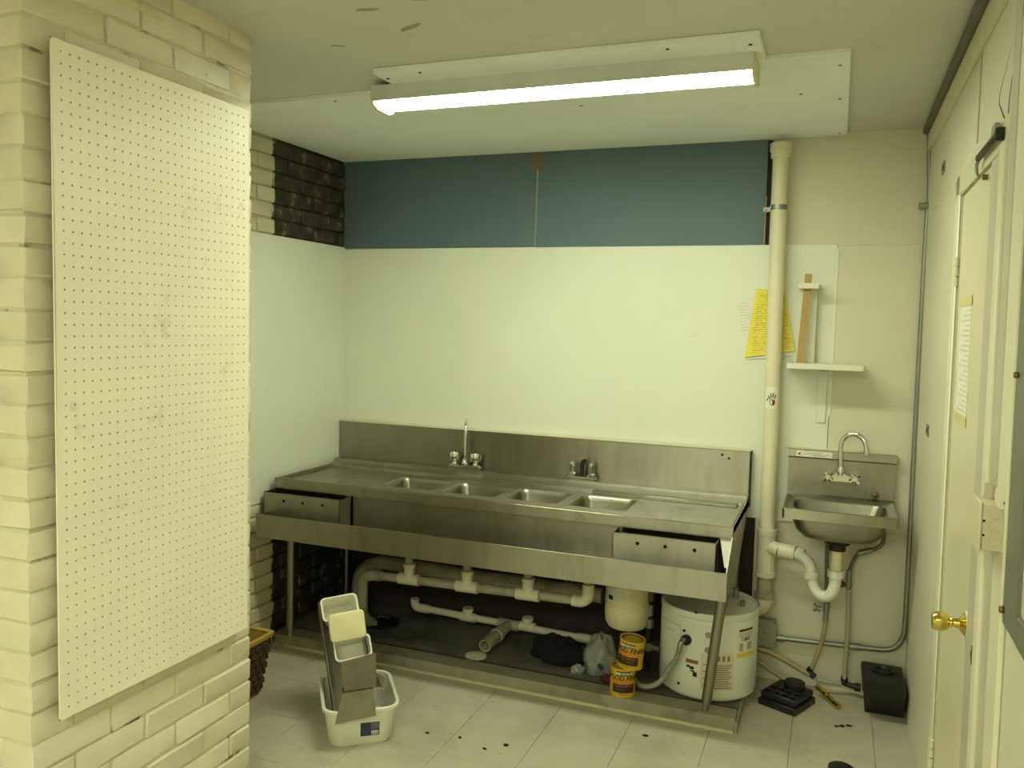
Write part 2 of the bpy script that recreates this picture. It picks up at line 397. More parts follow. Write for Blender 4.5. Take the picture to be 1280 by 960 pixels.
# ------------------------------------------------------------------ lamps
def lamp(name, ox, oy, label, power, mname):
    t = thing(name, (ox, oy, H), label, 'lamp')
    em = mat(mname, (255, 252, 235), .5, emit=(LAMP_COL, power))
    HM = mat('lamp housing white', (206, 208, 204), .45)
    hx = .665; zb = H-.020
    bd = build('mounting_board', B().box(ox-.585, ox+.692, oy-.142, oy+.14, zb, H-.0005, .002), CEILP, t)
    for sx in (-.56, -.42, .42, .66):
        build('screw', B().lathe([(0, 0), (.006, 0), (.006, .0016), (0, .002)], (ox+sx, oy-.11+(.03 if abs(sx) > .5 else 0), zb-.0022), n=8), DARKM, bd)
    pr = [(-.016, 0), (-.016, -.053), (-.011, -.053), (-.008, -.044), (.142, -.044), (.145, -.053), (.150, -.053), (.150, 0)]
    b = B(); b.prism([(ox-hx, oy+p, zb+q) for p, q in pr], (2*hx, 0, 0))
    build('housing', b, HM, t)
    pr = [(-.006, -.044)]+[(.068+.074*cos(pi+pi*k/12), -.044-.013*abs(sin(pi*k/12))**.4) for k in range(13)]+[(.142, -.044)]
    b = B(); b.prism([(ox-hx+.03, oy+p, zb+q) for p, q in pr], (2*hx-.05, 0, 0))
    build('diffuser', b, em, t)
    for sx in (-1, 1):
        pr2 = [(-.013, .0), (-.013, -.046), (-.006, -.062), (.03, -.074), (.11, -.074), (.142, -.062), (.149, -.046), (.149, 0)]
        b = B(); b.prism([(ox+sx*(hx-.004), oy+p, zb+q) for p, q in pr2], (.008*sx, 0, 0))
        build('end_cap', b, mat('lamp end cap', (214, 208, 160), .4), t)
    return t
lamp('fluorescent_lamp', -1.278, -1.245, 'lit fluorescent tube lamp on white ceiling board above the sink', LAMP_W, 'lamp glow')
lamp('fluorescent_lamp', -1.75, -5.0, 'left added fluorescent tube lamp on ceiling behind the camera, out of view', ADDED_LAMP_W2, 'added rear lamp glow')  # unseen, added so its reflection brightens the sink steel
lamp('fluorescent_lamp', -.76, -4.55, 'right added fluorescent tube lamp on ceiling behind the camera, out of view', ADDED_LAMP_W3, 'added rear lamp glow right')  # unseen, added to brighten the pegboard and the pier

# ------------------------------------------------------------------ pegboard
PB0, PB1, PZ0, PZ1 = -2.506, -1.822, .622, 2.226
NX, NZ = 26, 58
pb = thing('pegboard', (-2.033, (PB0+PB1)/2, PZ0), 'cream perforated pegboard hung on the white brick pier', 'pegboard')
b = B(); bm = b.bm; xf, xb = -2.030, -2.035
mx = .012; sy = (PB1-PB0-2*mx)/NX; sz = (PZ1-PZ0-2*mx)/NZ; hr = .0029
ycuts = [PB0]+[PB0+mx+sy*i for i in range(NX+1)]+[PB1]; zcuts = [PZ0]+[PZ0+mx+sz*i for i in range(NZ+1)]+[PZ1]
wave = lambda y, z: .0012*sin(y*9+z*3)+.0010*sin(z*5)
grid = [[bm.verts.new((xf+wave(y, z), y, z)) for z in zcuts] for y in ycuts]
for i in range(len(ycuts)-1):
    for j in range(len(zcuts)-1):
        c4 = [grid[i][j], grid[i+1][j], grid[i+1][j+1], grid[i][j+1]]
        if i in (0, NX+1) or j in (0, NZ+1): bm.faces.new(c4); continue
        yc, zc = (ycuts[i]+ycuts[i+1])/2, (zcuts[j]+zcuts[j+1])/2; w0 = wave(yc, zc)
        ring = [bm.verts.new((xf+w0, yc+hr*cos(a), zc+hr*sin(a))) for a in [radians(-135+45*q) for q in range(8)]]
        for q in range(4):
            r0, r1, r2 = ring[2*q], ring[(2*q+1) % 8], ring[(2*q+2) % 8]
            bm.faces.new((c4[q], c4[(q+1) % 4], r2, r1, r0))
        back = [bm.verts.new((xb+w0, v.co.y, v.co.z)) for v in ring]
        for q in range(8): bm.faces.new((ring[q], ring[(q+1) % 8], back[(q+1) % 8], back[q]))
PEG = mat('pegboard paint', (242, 234, 212), .45, var=.03, scale=3, bump=.12, bscale=35, dirt=[((150, 134, 98), 7, .63, .78, .5)])
build('perforated_sheet', b, PEG, pb, recalc=True)
b = B()
for (a0, a1, c0, c1) in ((PB0, PB1, PZ0, PZ0+.004), (PB0, PB1, PZ1-.004, PZ1), (PB0, PB0+.004, PZ0, PZ1), (PB1-.004, PB1, PZ0, PZ1)):
    b.box(xb-.001, xf-.0015, a0, a1, c0, c1)
build('board_edge', b, PEG, pb)
for yy in (PB0+.12, PB1-.14):
    build('batten', B().box(-2.0565, -2.0425, yy-.02, yy+.02, PZ0+.1, PZ1-.1), mat('batten wood', (120, 104, 74), .8), pb)
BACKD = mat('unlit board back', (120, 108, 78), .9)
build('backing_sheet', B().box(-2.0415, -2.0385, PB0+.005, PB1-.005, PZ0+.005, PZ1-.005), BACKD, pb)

# ------------------------------------------------------------------ four-compartment sink
SX0, SX1, SYF = -2.812, -.674, -.657
sink = thing('bar_sink', ((SX0+SX1)/2, -.35, .05), 'long stainless four-compartment bar sink with drainboards against the back wall', 'sink')
basins = [(-2.325, -2.035), (-2.010, -1.725), (-1.700, -1.432), (-1.392, -1.128)]
BY0, BY1, ZD = -.525, -.262, .826
b = B(); bm = b.bm
xc = [SX0+.02]+[q for p in basins for q in p]+[SX1-.02]; yc = [SYF+.02, BY0, BY1, -.13]
for i in range(len(xc)-1):
    for j in range(3):
        if j == 1 and i % 2 == 1: continue
        b.face([(xc[i], yc[j], ZD), (xc[i+1], yc[j], ZD), (xc[i+1], yc[j+1], ZD), (xc[i], yc[j+1], ZD)])
for f in bm.faces:
    f.normal_update()
    if f.normal.z < 0: f.normal_flip()
deck = build('deck', b, STEEL, sink, recalc=False)
for x0, x1 in basins:
    cx, cy, w_, h_ = (x0+x1)/2, (BY0+BY1)/2, x1-x0, BY1-BY0
    rg = lambda i, r, z: [(px, py, z) for px, py in rrect(w_-2*i, h_-2*i, r, 6, cx, cy)]
    b = B(); b.loft([rg(0, .002, ZD), rg(.004, .035, ZD+.0015), rg(.010, .035, ZD-.004), rg(.014, .035, ZD-.02), rg(.020, .04, ZD-.22), rg(.035, .045, ZD-.245), rg(.09, .03, ZD-.25)], True, False, True)
    build('basin', b, STEELB, sink)
    build('drain_cup', B().lathe([(.0, 0), (.04, 0), (.042, .004), (.03, .006), (0, .004)], (cx, cy, ZD-.2495), n=18), CHROME, sink)
# raised front and side rim
b = B()
b.box(SX0, SX1, SYF, SYF+.026, .792, .842, .005, 3)
b.box(SX0, SX0+.026, SYF+.02, -.1, .80, .842, .006, 2); b.box(SX1-.026, SX1, SYF+.02, -.1, .80, .842, .006, 2)
build('rim', b, STEEL, sink)
b = B(); b.prism([(SX0, -.20, ZD-.002), (SX0, -.195, .842), (SX0, -.15, .848), (SX0, -.135, .862), (SX0, -.045, .862), (SX0, -.045, .80), (SX0, -.20, .80)], (SX1-SX0, 0, 0))
build('back_ledge', b, STEEL, sink)
b = B(); b.box(SX0-.03, SX1, -.046, -.022, .80, 1.055, .003)
bs = build('backsplash', b, STEEL, sink)
build('cap_strip', B().box(SX0-.03, SX1, -.05, -.012, 1.053, 1.0585, .001), mat('pale caulk', (214, 210, 180), .6), bs)
build('end_post', B().box(SX1-.004, SX1+.004, -.05, -.008, .80, 1.054), DARKM, bs)
build('splash_screw', B().lathe([(0, 0), (.006, 0), (.004, .004), (0, .004)], (-.80, -.047, 1.03), (0, -1, 0), n=8), BLKM, bs)
build('splash_screw', B().lathe([(0, 0), (.006, 0), (.004, .004), (0, .004)], (-.77, -.047, 1.015), (0, -1, 0), n=8), BLKM, bs)
build('lit_ledge_edge', B().box(-1.36, -.705, -.232, -.20, ZD+.0005, ZD+.018, .002), STEELB, sink)  # strip added to stand in for light caught on the ledge's front edge
build('skirt', B().box(-2.40, -1.135, -.618, -.608, .60, .80, .002), STEEL, sink)
build('side_panel', B().prism([(SX1, -.655, .80), (SX1, -.655, .84), (SX1, -.06, .84), (SX1, -.06, .80), (SX1, -.49, .575), (SX1, -.805, .592), (SX1, -.805, .70)], (-.004, 0, 0)), STEEL, sink)
build('side_panel', B().prism([(SX0, -.655, .80), (SX0, -.655, .84), (SX0, -.06, .84), (SX0, -.06, .80), (SX0, -.49, .60), (SX0, -.64, .60)], (.004, 0, 0)), STEEL, sink)
build('side_flange', B().prism([(SX1-.004, -.645, .795), (SX1-.05, -.645, .795), (SX1-.022, -.70, .69), (SX1-.004, -.70, .69)], (0, .004, 0)), STEEL, sink)
# speed rail along the front
b = B()
b.box(-2.80, SX1+.001, -.806, -.800, .590, .698, .001); b.box(-2.80, SX1, -.80, -.62, .588, .592)
b.box(-2.80, -2.796, -.80, -.62, .59, .69)
build('front_rail', b, STEEL, sink)
# bottle wells at both ends, three holes each
for x0, x1 in ((-2.822, -2.404), (-1.133, -.727)):
    b = B(); z0, z1, yf = .600, .784, -.722
    hc = [x0+(x1-x0)*q for q in ((.27, .52, .78) if x0 < -2 else (.25, .52, .80))]; hz = .750; hr = .008; q = .014
    xs = [x0]+[v for h in hc for v in (h-q, h+q)]+[x1]; zs = [z0, hz-q, hz+q, z1]
    for i in range(len(xs)-1):
        for j in range(3):
            P = [(xs[i], zs[j]), (xs[i+1], zs[j]), (xs[i+1], zs[j+1]), (xs[i], zs[j+1])]
            if j == 1 and i % 2 == 1:
                cx = (xs[i]+xs[i+1])/2; ring = [(cx+hr*cos(radians(-135+45*k)), hz+hr*sin(radians(-135+45*k))) for k in range(8)]
                for k in range(4):
                    b.face([(p[0], yf, p[1]) for p in (P[k], P[(k+1) % 4], ring[(2*k+2) % 8], ring[2*k+1], ring[2*k])])
                for k in range(8):
                    a, c = ring[k], ring[(k+1) % 8]; b.face([(a[0], yf, a[1]), (c[0], yf, c[1]), (c[0], yf+.004, c[1]), (a[0], yf+.004, a[1])])
            else: b.face([(p[0], yf, p[1]) for p in P])
    b.box(x0, x0+.003, yf, -.625, z0, z1); b.box(x1-.003, x1, yf, -.625, z0, z1); b.box(x0, x1, yf, -.625, z0, z0+.003); b.box(x0, x1, -.63, -.625, z0, z1-.02)
    bw = build('bottle_well', b, STEEL, sink)
    build('well_lining', B().box(x0+.01, x1-.01, yf+.03, yf+.034, z0+.01, z1-.025), DARKM, bw)
build('maker_plate', B().box(-2.80, -2.765, SYF-.0015, SYF, .805, .822), mat('grey maker plate', (150, 152, 148), .4, .5), sink)
# legs
def leg(p0, p1, foot):
    l = build('leg', B().cyl(p0, p1, .0205, n=18), GALV if False else STEEL, sink)
    build('foot', B().cyl(p1, foot, .014, n=14), GALV, l)
leg((-.702, -.66, .59), (-.757, -.575, .10), (-.764, -.565, .056))
leg((-2.755, -.60, .60), (-2.755, -.60, .10), (-2.755, -.60, .055))
leg((-2.755, -.10, .78), (-2.755, -.10, .10), (-2.755, -.10, .05))
leg((-.72, -.07, .78), (-.72, -.07, .10), (-.72, -.07, .05))
# faucets of the big sink
f1 = build('faucet', B().box(-2.155, -1.985, -.115, -.065, .862, .884, .008, 2), CHROME, sink, )
f1['label'] = 'chrome faucet with tall thin gooseneck spout'
sp = build('spout', B().tube([(-2.07, -.09, .88), (-2.07, -.09, 1.0), (-2.068, -.092, 1.07), (-2.058, -.113, 1.105), (-2.04, -.154, 1.112), (-2.025, -.188, 1.09), (-2.022, -.195, 1.05)], .0085, 12), CHROME, f1)
build('spout_collar', B().lathe([(.017, .88), (.019, .89), (.012, .91), (.010, .915)], (-2.07, -.09, 0), n=16), CHROME, f1)
for sx in (-.058, .058):
    b = B(); b.lathe([(.014, .882), (.012, .895), (.027, .905), (.031, .925), (.026, .946), (.010, .948)], (-2.07+sx, -.09, 0), n=10)
    build('handle', b, CHROME, f1)
f2 = build('faucet', B().box(-1.533, -1.375, -.12, -.07, .862, .882, .008, 2), CHROME, sink)
f2['label'] = 'low chrome faucet with two upright handles'
for sx in (-1.50, -1.405):
    b = B(); b.lathe([(.022, .88), (.022, .892), (.014, .898), (.016, .925), (.019, .938), (.012, .948)], (sx, -.095, 0), n=10)
    h = build('handle', b, CHROME, f2)
b = B(); b.tube([(-1.452, -.09, .88), (-1.452, -.088, .925), (-1.447, -.09, .948), (-1.435, -.10, .955)], .011, 12)
build('spout', b, DARKM, f2)

# ------------------------------------------------------------------ pipes under the sink
man = thing('drain_manifold', (-1.87, -.4, .36), 'white plastic drain manifold with tees below the sink basins', 'pipe')
ZP = .365; YP = -.40
build('drain_pipe', B().cyl((-2.40, YP, ZP-.015), (-1.33, YP, ZP+.01), .0215, n=18), PVCD, man)
for i, (x0, x1) in enumerate(basins):
    tx = [-2.213, -1.905, -1.60, -1.315][i]; zz = ZP-.01+.006*i
    b = B(); b.cyl((tx-.055, YP, zz-.001), (tx+.055, YP, zz+.001), .028, n=18); b.cyl((tx, YP, zz), (tx, YP, zz+.075), .026, n=18); b.cyl((tx, YP, zz+.058), (tx, YP, zz+.078), .030, n=18)
    if i == 3:
        b = B(); b.tube([(tx-.07, YP, zz), (tx-.03, YP, zz), (tx-.004, YP, zz+.02), (tx, YP, zz+.06), (tx, YP, zz+.08)], .027, 16)
    build('tee', b, PVC, man)
    build('tailpiece', B().tube([(tx, YP, zz+.07), (tx, YP, .50), ((x0+x1)/2, (BY0+BY1)/2, .578)], .020, 14), PVCD, man)
b = B(); b.tube([(-2.37, YP, ZP-.014), (-2.43, YP, ZP-.02), (-2.475, YP+.01, ZP-.05), (-2.485, YP+.02, ZP-.12), (-2.485, YP+.03, .13), (-2.47, -.30, .058)], .027, 16)
build('elbow', b, PVCD, man)
big = build('waste_pipe', B().tube([(-1.30, -.20, .345), (-1.9, -.20, .345), (-2.40, -.20, .352), (-2.52, -.20, .34), (-2.60, -.20, .28), (-2.62, -.20, .18), (-2.61, -.20, .055)], .036, 16, 8), PVCD,
            label='thick dirty grey waste pipe behind the drain manifold, curving down at its left end', cat='pipe')
for xx in (-2.30, -1.72, -1.45):
    build('coupling', B().cyl((xx-.04, -.20, .345), (xx+.04, -.20, .345), .041, n=18), PVCD, big)
for xx, zb in ((-2.10, .39), (-1.50, .40), (-1.47, .40)):
    st = build('supply_tube', B().cyl((xx, -.14, zb-.06), (xx, -.10, .80), .007, n=10), GALV,
          label={-2.10: 'thin grey supply tube below the gooseneck faucet', -1.50: 'left of two thin supply tubes below the low faucet', -1.47: 'right of two thin supply tubes below the low faucet'}[xx], cat='tube', group='supply tubes under the sink')
low = thing('floor_pipe', (-1.85, -.15, .1), 'low white plastic pipe run with tees on the platform behind the open stub', 'pipe')
build('run_pipe', B().cyl((-2.27, -.15, .125), (-1.38, -.15, .105), .018, n=16), PVC, low)
build('elbow', B().tube([(-2.23, -.15, .124), (-2.29, -.15, .126), (-2.31, -.15, .145), (-2.31, -.15, .17)], .023, 14), PVC, low)
build('elbow', B().tube([(-1.43, -.15, .106), (-1.37, -.15, .105), (-1.35, -.15, .09), (-1.35, -.15, .05)], .023, 14), PVC, low)
for tx in (-2.008, -1.686):
    b = B(); b.cyl((tx-.04, -.15, .118), (tx+.04, -.15, .116), .024, n=16); b.cyl((tx, -.15, .117), (tx, -.15, .155), .022, n=16); b.cyl((tx, -.15, .148), (tx, -.15, .165), .028, n=16)
    build('tee', b, PVC, low)
b = B(); b.cyl((-1.84, -.15, .115), (-1.73, -.15, .112), .026, n=16)
build('branch_fitting', b, PVCD, low)
b = B(); b.tube([(-1.785, -.15, .113), (-1.785, -.19, .113), (-1.79, -.24, .11)], .026, 16)
build('branch_neck', b, PVCD, low)
b = B(); b.hollow((-1.79, -.23, .11), (-1.80, -.42, .098), .030, .006); build('open_stub', b, PVCD, low)
b = B(); b.hollow((-1.79, -.28, .107), (-1.792, -.30, .106), .035, .006); build('stub_collar', b, PVCD, low)
build('stub_flange', B().lathe([(.0, 0), (.05, 0), (.05, .006), (.034, .010), (0, .010)], (-1.835, -.44, .0505), n=20), PVC, low)
def blob(rx, ry, rz, amp, fr, seed, nu=40, nv=20):
    random.seed(seed); ph = [random.uniform(0, 6.3) for _ in range(12)]
    b = B(); rings = []
    for j in range(nv+1):
        v = -pi/2+pi*j/nv; ring = []
        for i in range(nu):
            u = 2*pi*i/nu
            d = 1+amp*(sin(fr*u+ph[0]+3*v)+.7*sin((fr+2)*u+ph[1]-4*v)+.5*sin((2*fr+1)*u+ph[2]+7*v)+.5*sin(9*v+ph[3]+2*u))
            ring.append((rx*d*cos(u)*max(cos(v), .02), ry*d*sin(u)*max(cos(v), .02), max(rz*d*sin(v), -rz*.45)))
        rings.append(ring)
    b.loft(rings, True, True, True); return b
def place(b, loc, rz=0.):
    M = Matrix.Translation(loc) @ Matrix.Rotation(rz, 4, 'Z')
    for v in b.bm.verts: v.co = M @ v.co
    return b
build('black_cloth', place(blob(.135, .085, .075, .07, 4, 3), (-1.475, -.31, .084), -.25), BLACKC, label='crumpled black cloth on the platform beside the plastic bag', cat='cloth')
BAG = mat('cloudy plastic bag', (150, 152, 140), .35, var=.15, scale=12, bump=.6, bscale=30)
bag = build('plastic_bag', place(blob(.075, .10, .11, .06, 3, 5), (-1.262, -.335, .10), .2), BAG, label='crumpled cloudy grey plastic bag left of the paint cans', cat='bag')
build('bag_knot', place(blob(.03, .02, .025, .12, 4, 8, 20, 10), (-1.345, -.42, .062), .4), BAG, bag)
build('blue_mark', B().cyl((-1.235, -.447, .11), (-1.236, -.452, .108), .014, n=16), mat('blue print', (50, 78, 92), .6), bag)
build('red_rag', place(blob(.03, .022, .022, .12, 4, 11, 20, 10), (-1.20, -.46, .061), 0), mat('red cloth', (84, 28, 22), .9), label='small red rag between plastic bag and lower paint can', cat='rag')

# wood finish cans
YEL = mat('can yellow label', (204, 166, 42), .4, var=.04, scale=20)
ORG = mat('can amber band', (196, 128, 32), .4, var=.05, scale=20)
BRN = mat('can dark brown panel', (54, 30, 20), .4, var=.1, scale=30)
TINM = mat('tin lid', (150, 140, 104), .35, .8, var=.15, scale=25)
def can(loc, tilt, rz, label, lidm):
    t = thing('paint_can', loc, label, 'can', group='stacked wood finish cans')
    R, Hc = .0525, .122; o = V(loc)
    P = lambda a, z, r=R+.0008: o+V((r*cos(a), r*sin(a), z))
    build('body', B().lathe([(0, 0), (R, 0), (R+.002, .002), (R+.002, .006), (R, .008), (R, Hc-.008), (R+.002, Hc-.006), (R+.002, Hc), (R-.006, Hc), (R-.007, Hc-.006)], o, n=32), YEL, t)
    build('lid', B().lathe([(0, Hc-.008), (R-.016, Hc-.008), (R-.014, Hc-.003), (R-.008, Hc-.003), (R-.0065, Hc-.007), (R-.0065, Hc-.012), (0, Hc-.012)], o, n=28), lidm, t)
    for a, z0, z1, m_ in ((1.0, .056, .078, ORG), (.95, .020, .057, BRN), (.62, .094, .111, BLKM)):
        build('printed_band', B().patch(o, R, rz-a, rz+a, z0, z1), m_, t)
    for s, sz, zz, m_ in (('MINWAX', .0155, .0970, PAPERW), ('WOOD FINISH', .0265, .0745, BLKM), ('INTERIOR WOOD STAIN', .0065, .0465, ORG), ('ONE QUART', .0065, .012, INK)):
        text('lettering', s, sz, m_, t, lambda x, y, zz=zz: P(rz+x/R, zz+y, R+.0016))
    for k in range(7):
        build('wood_print', B().patch(o, R+.0007, rz-.7+.2*k, rz-.62+.2*k, .028, .040, n=2), mat('brown print', (98, 52, 26), .4), t)
    if tilt: t.rotation_euler = tilt
    return t
CANA = math.atan2(-3.38, .77)
can((-1.111, -.548, .0565), None, CANA+.1, 'lower of two stacked yellow wood finish cans, standing on the kerb', TINM)
can((-1.084, -.548, .1795), (0, radians(5), radians(-4)), CANA-.25, 'upper of two stacked yellow wood finish cans, tilted with brown drips', mat('brown stained lid', (96, 70, 46), .5, .3, var=.3, scale=30))

# expansion tank
et = thing('expansion_tank', (-1.165, -.27, .236), 'cream expansion tank with rounded bottom hanging below the sink', 'tank')
build('shell', B().lathe([(0, .236), (.05, .238), (.085, .25), (.098, .272), (.101, .30), (.101, .47), (.095, .50), (.06, .52), (0, .525)], (-1.165, -.27, 0), n=32), WPLASTY, et)
build('seam_band', B().lathe([(.1012, .355), (.1035, .357), (.1035, .362), (.1012, .364)], (-1.165, -.27, 0), n=32, cap=False), WPLASTY, et)
build('label', B().patch((-1.165, -.27, 0), .1012, radians(-135), radians(-95), .375, .44), PAPERW, et)
build('label_mark', B().patch((-1.165, -.27, 0), .1022, radians(-132), radians(-117), .385, .405, n=4), BLKM, et)
build('connection_pipe', B().tube([(-1.165, -.27, .52), (-1.165, -.20, .56), (-1.10, -.15, .56), (-1.066, -.22, .52), (-1.064, -.27, .45), (-1.064, -.27, .40)], .011, 10), mat('copper pipe', (104, 86, 62), .5, .5), et)
vs = thing('valve_stack', (-1.064, -.27, .15), 'dark brass valve and fittings between expansion tank and water heater', 'valve')
build('pipe', B().cyl((-1.064, -.27, .06), (-1.064, -.27, .42), .012, n=12), DARKM, vs)
for z0, z1, r_, m_ in ((.31, .36, .02, GALV), (.255, .295, .022, GALV), (.15, .185, .022, GALV), (.38, .42, .024, mat('copper pipe', (150, 96, 60)))):
    build('fitting', B().cyl((-1.064, -.27, z0), (-1.064, -.27, z1), r_, n=8), m_, vs)
build('side_outlet', B().cyl((-1.064, -.27, .168), (-1.004, -.29, .168), .014, n=12), GALV, vs)

# water heater
HX, HY, HR, HZ0, HZ1 = -.797, -.285, .206, .056, .425
wh = thing('water_heater', (HX, HY, HZ0), 'small round white water heater under the right end of the sink', 'water heater')
build('tank', B().lathe([(0, HZ0), (HR-.012, HZ0), (HR-.004, HZ0+.006), (HR, HZ0+.02), (HR, HZ1-.01), (HR-.004, HZ1), (HR-.008, HZ1-.004), (HR-.010, HZ1-.014), (0, HZ1-.014)], (HX, HY, 0), n=64), HEATER, wh)
build('rim_band', B().lathe([(HR+.0005, HZ1-.03), (HR+.002, HZ1-.028), (HR+.002, HZ1-.002), (HR+.0005, HZ1)], (HX, HY, 0), n=64, cap=False), HEATER, wh)
HC = math.atan2(-3.64, .461)
ha = lambda u: HC+math.asin(max(-.98, min(.98, (u-882)/61.5)))
hz = lambda y: .40-(y-778)*.00318
cover = build('access_cover', B().patch((HX, HY, 0), HR, ha(826), ha(849), .165, .355, n=12, t=.006), HEATER, wh)
build('cover_bulge', B().patch((HX, HY, 0), HR+.006, ha(829), ha(843), .18, .325, n=10, t=.008), HEATER, cover)
P = lambda a, z, r=HR+.0015: V((HX+r*cos(a), HY+r*sin(a), z))
build('port', B().cyl(P(ha(856), hz(808), HR-.002), P(ha(856), hz(808), HR+.012), .022, n=18), DARKM, wh)
build('nozzle', B().tube([P(ha(855), hz(808), HR), P(ha(855), hz(808), HR+.04), P(ha(854), hz(820), HR+.05)], .011, 12), GALV, wh)
build('hose', B().tube([P(ha(854), hz(820), HR+.05), P(ha(851), hz(832), HR+.045), P(ha(845), hz(846), HR+.045), V((-.96, -.545, .125)), V((-1.03, -.52, .088)), V((-1.10, -.42, .075)), V((-1.14, -.34, .07))], .011, 12), mat('grey hose', (150, 148, 132), .4), wh)
for u, y in ((852.5, 797), (866, 769), (848, 870)):
    build('cap_screw', B().cyl(P(ha(u), hz(y), HR-.001), P(ha(u), hz(y), HR+.003), .006, n=10), BLKM, wh)
for u, y in ((882, 797), (882, 817)):
    build('knockout', B().cyl(P(ha(u), hz(y), HR-.001), P(ha(u), hz(y), HR+.0015), .014, n=16), mat('grey disc', (150, 150, 138), .5), wh)
def hlabel(name, u0, u1, y0, y1, m_, t=.0006, dr=0.):
    return build(name, B().patch((HX, HY, 0), HR+dr, ha(u0), ha(u1), hz(y1), hz(y0), t=t), m_, wh)
TXT = mat('faint brown print', (150, 124, 100), .6); RED = mat('faded red print', (150, 80, 60), .6)
LW = mat('label white', (226, 222, 204), .5)
hlabel('warning_label', 856, 871, 834, 868, LW); hlabel('label_header', 856, 871, 833, 838, RED, .0004, .0007)
for u0, u1, y0, y1 in ((857, 861, 841, 844), (861, 866, 842, 846), (865, 870, 849, 855), (862, 867, 847, 849)):
    hlabel('pictogram', u0, u1, y0, y1, BLKM, .0004, .0007)
hlabel('text_label', 874, 914, 821, 870, mat('label pinkish', (214, 204, 182), .5))
for k in range(11): hlabel('print_line', 890 if k % 3 else 877, 912-(k*7 % 5), 836+k*3, 837.4+k*3, TXT, .0004, .0007)
for k in range(3): hlabel('print_icon', 894+6*k, 897+6*k, 824, 831, TXT, .0004, .0007)
hlabel('rating_label', 917, 937, 788, 829, LW)
hlabel('rating_header', 919, 935, 790, 793, INK, .0004, .0007)
for k in range(3): hlabel('print_line', 919, 935, 795+k*2.4, 796+k*2.4, GREYP, .0004, .0007)
text('lettering', '1-800', .022, INK, wh, lambda x, y: P(ha(927)+x/HR, hz(806)+y, HR+.0014))
hlabel('print_icon', 920, 924, 809, 819, GREYP, .0004, .0007); hlabel('print_icon', 929, 934, 809, 819, GREYP, .0004, .0007)
hlabel('yellow_band', 917, 937, 822, 828, mat('yellow label band', (224, 200, 60), .5), .0004, .0007)
build('top_stud', B().cyl((-.70, -.17, HZ1-.014), (-.70, -.17, HZ1+.03), .012, n=12), GALV, wh)
build('top_stud', B().cyl((-.66, -.27, HZ1-.014), (-.66, -.27, HZ1+.01), .010, n=12), GALV, wh)

# ------------------------------------------------------------------ standpipe
stp = thing('standpipe', (-.592, -.07, .35), 'tall cream drain standpipe running up the back wall beside the sink', 'pipe')
build('pipe', B().tube([(-.604, -.07, 2.40), (-.596, -.07, 1.6), (-.590, -.07, 1.1), (-.586, -.07, .56)], .0335, 24, smooth=False), PIPEP, stp)
build('top_collar', B().lathe([(.030, 2.35), (.041, 2.352), (.041, 2.375), (.046, 2.38), (.046, 2.415), (.03, 2.416)], (-.604, -.07, 0), n=24), PIPEP, stp)
tee = B(); tee.cyl((-.586, -.07, .52), (-.586, -.07, .70), .040, n=24); tee.cyl((-.586, -.07, .69), (-.586, -.07, .715), .044, n=24); tee.cyl((-.586, -.07, .50), (-.586, -.07, .525), .044, n=24)
tee.tube([(-.586, -.07, .63), (-.555, -.09, .635), (-.53, -.10, .63)], .032, 18)
build('sanitary_tee', tee, PVC, stp)
low_ = B(); low_.cyl((-.586, -.07, .50), (-.585, -.07, .40), .034, n=24); low_.cyl((-.585, -.07, .40), (-.585, -.07, .425), .044, n=24)
build('lower_pipe', low_, PVCD, stp)
build('elbow', B().tube([(-.585, -.07, .41), (-.587, -.068, .385), (-.605, -.060, .355), (-.64, -.053, .343), (-.675, -.050, .34)], .040, 18), PVC, stp)
strap = B()
for k in range(10): pass
strap.loft([[V((-.601+.0355*cos(a), -.07+.0355*sin(a), z)) for a in [radians(200+14*k) for k in range(12)]] for z in (2.128, 2.150)], close=False)
strap.box(-.672, -.634, -.012, -.008, 2.130, 2.150); strap.box(-.638, -.634, -.085, -.01, 2.130, 2.150)
build('strap', strap, GALV, stp)
build('strap_bolt', B().cyl((-.664, -.008, 2.14), (-.664, -.022, 2.14), .007, n=8), GALV, stp)
# hand print sticker wrapped on the pipe
sa = math.atan2(-3.86, .25)
st = build('sticker', B().patch((-.5925, -.07, 0), .0337, sa-.95, sa+.75, 1.258, 1.352, n=10), PAPERW, stp)
DR = mat('dark red print', (120, 22, 26), .5)
def onp(x, z, q=.0348): return V((-.5925+q*cos(sa+x/.0335), -.07+q*sin(sa+x/.0335), z))
def hshape(pts, m_, parent, name):
    b = B(); b.face([onp(x, z) for x, z in pts]); build(name, b, m_, parent, recalc=False)
ell = lambda cx, cz, rx, rz, n=14: [(cx+rx*cos(2*pi*k/n), cz+rz*sin(2*pi*k/n)) for k in range(n)]
hshape(ell(.002, 1.287, .012, .014), DR, st, 'palm_print')
hshape(ell(.002, 1.287, .003, .010), PAPERW, st, 'palm_gap') if False else None
for i, (fx, fz, l, an) in enumerate(((-.012, 1.308, .011, .45), (-.004, 1.316, .013, .1), (.005, 1.318, .013, -.1), (.013, 1.312, .011, -.3))):
    e = ell(0, 0, .0027, l, 10); hshape([(fx+x*cos(an)-z*sin(an), fz+x*sin(an)+z*cos(an)) for x, z in e], BLKM if i in (0,) else DR, st, 'finger_print')
hshape([(-.019+x, 1.298+z) for x, z in ell(0, 0, .0028, .006, 10)], BLKM, st, 'thumb_print')
hshape([(-.011, 1.266), (.012, 1.266), (.012, 1.2685), (-.011, 1.2685)], BLKM, st, 'caption_line')

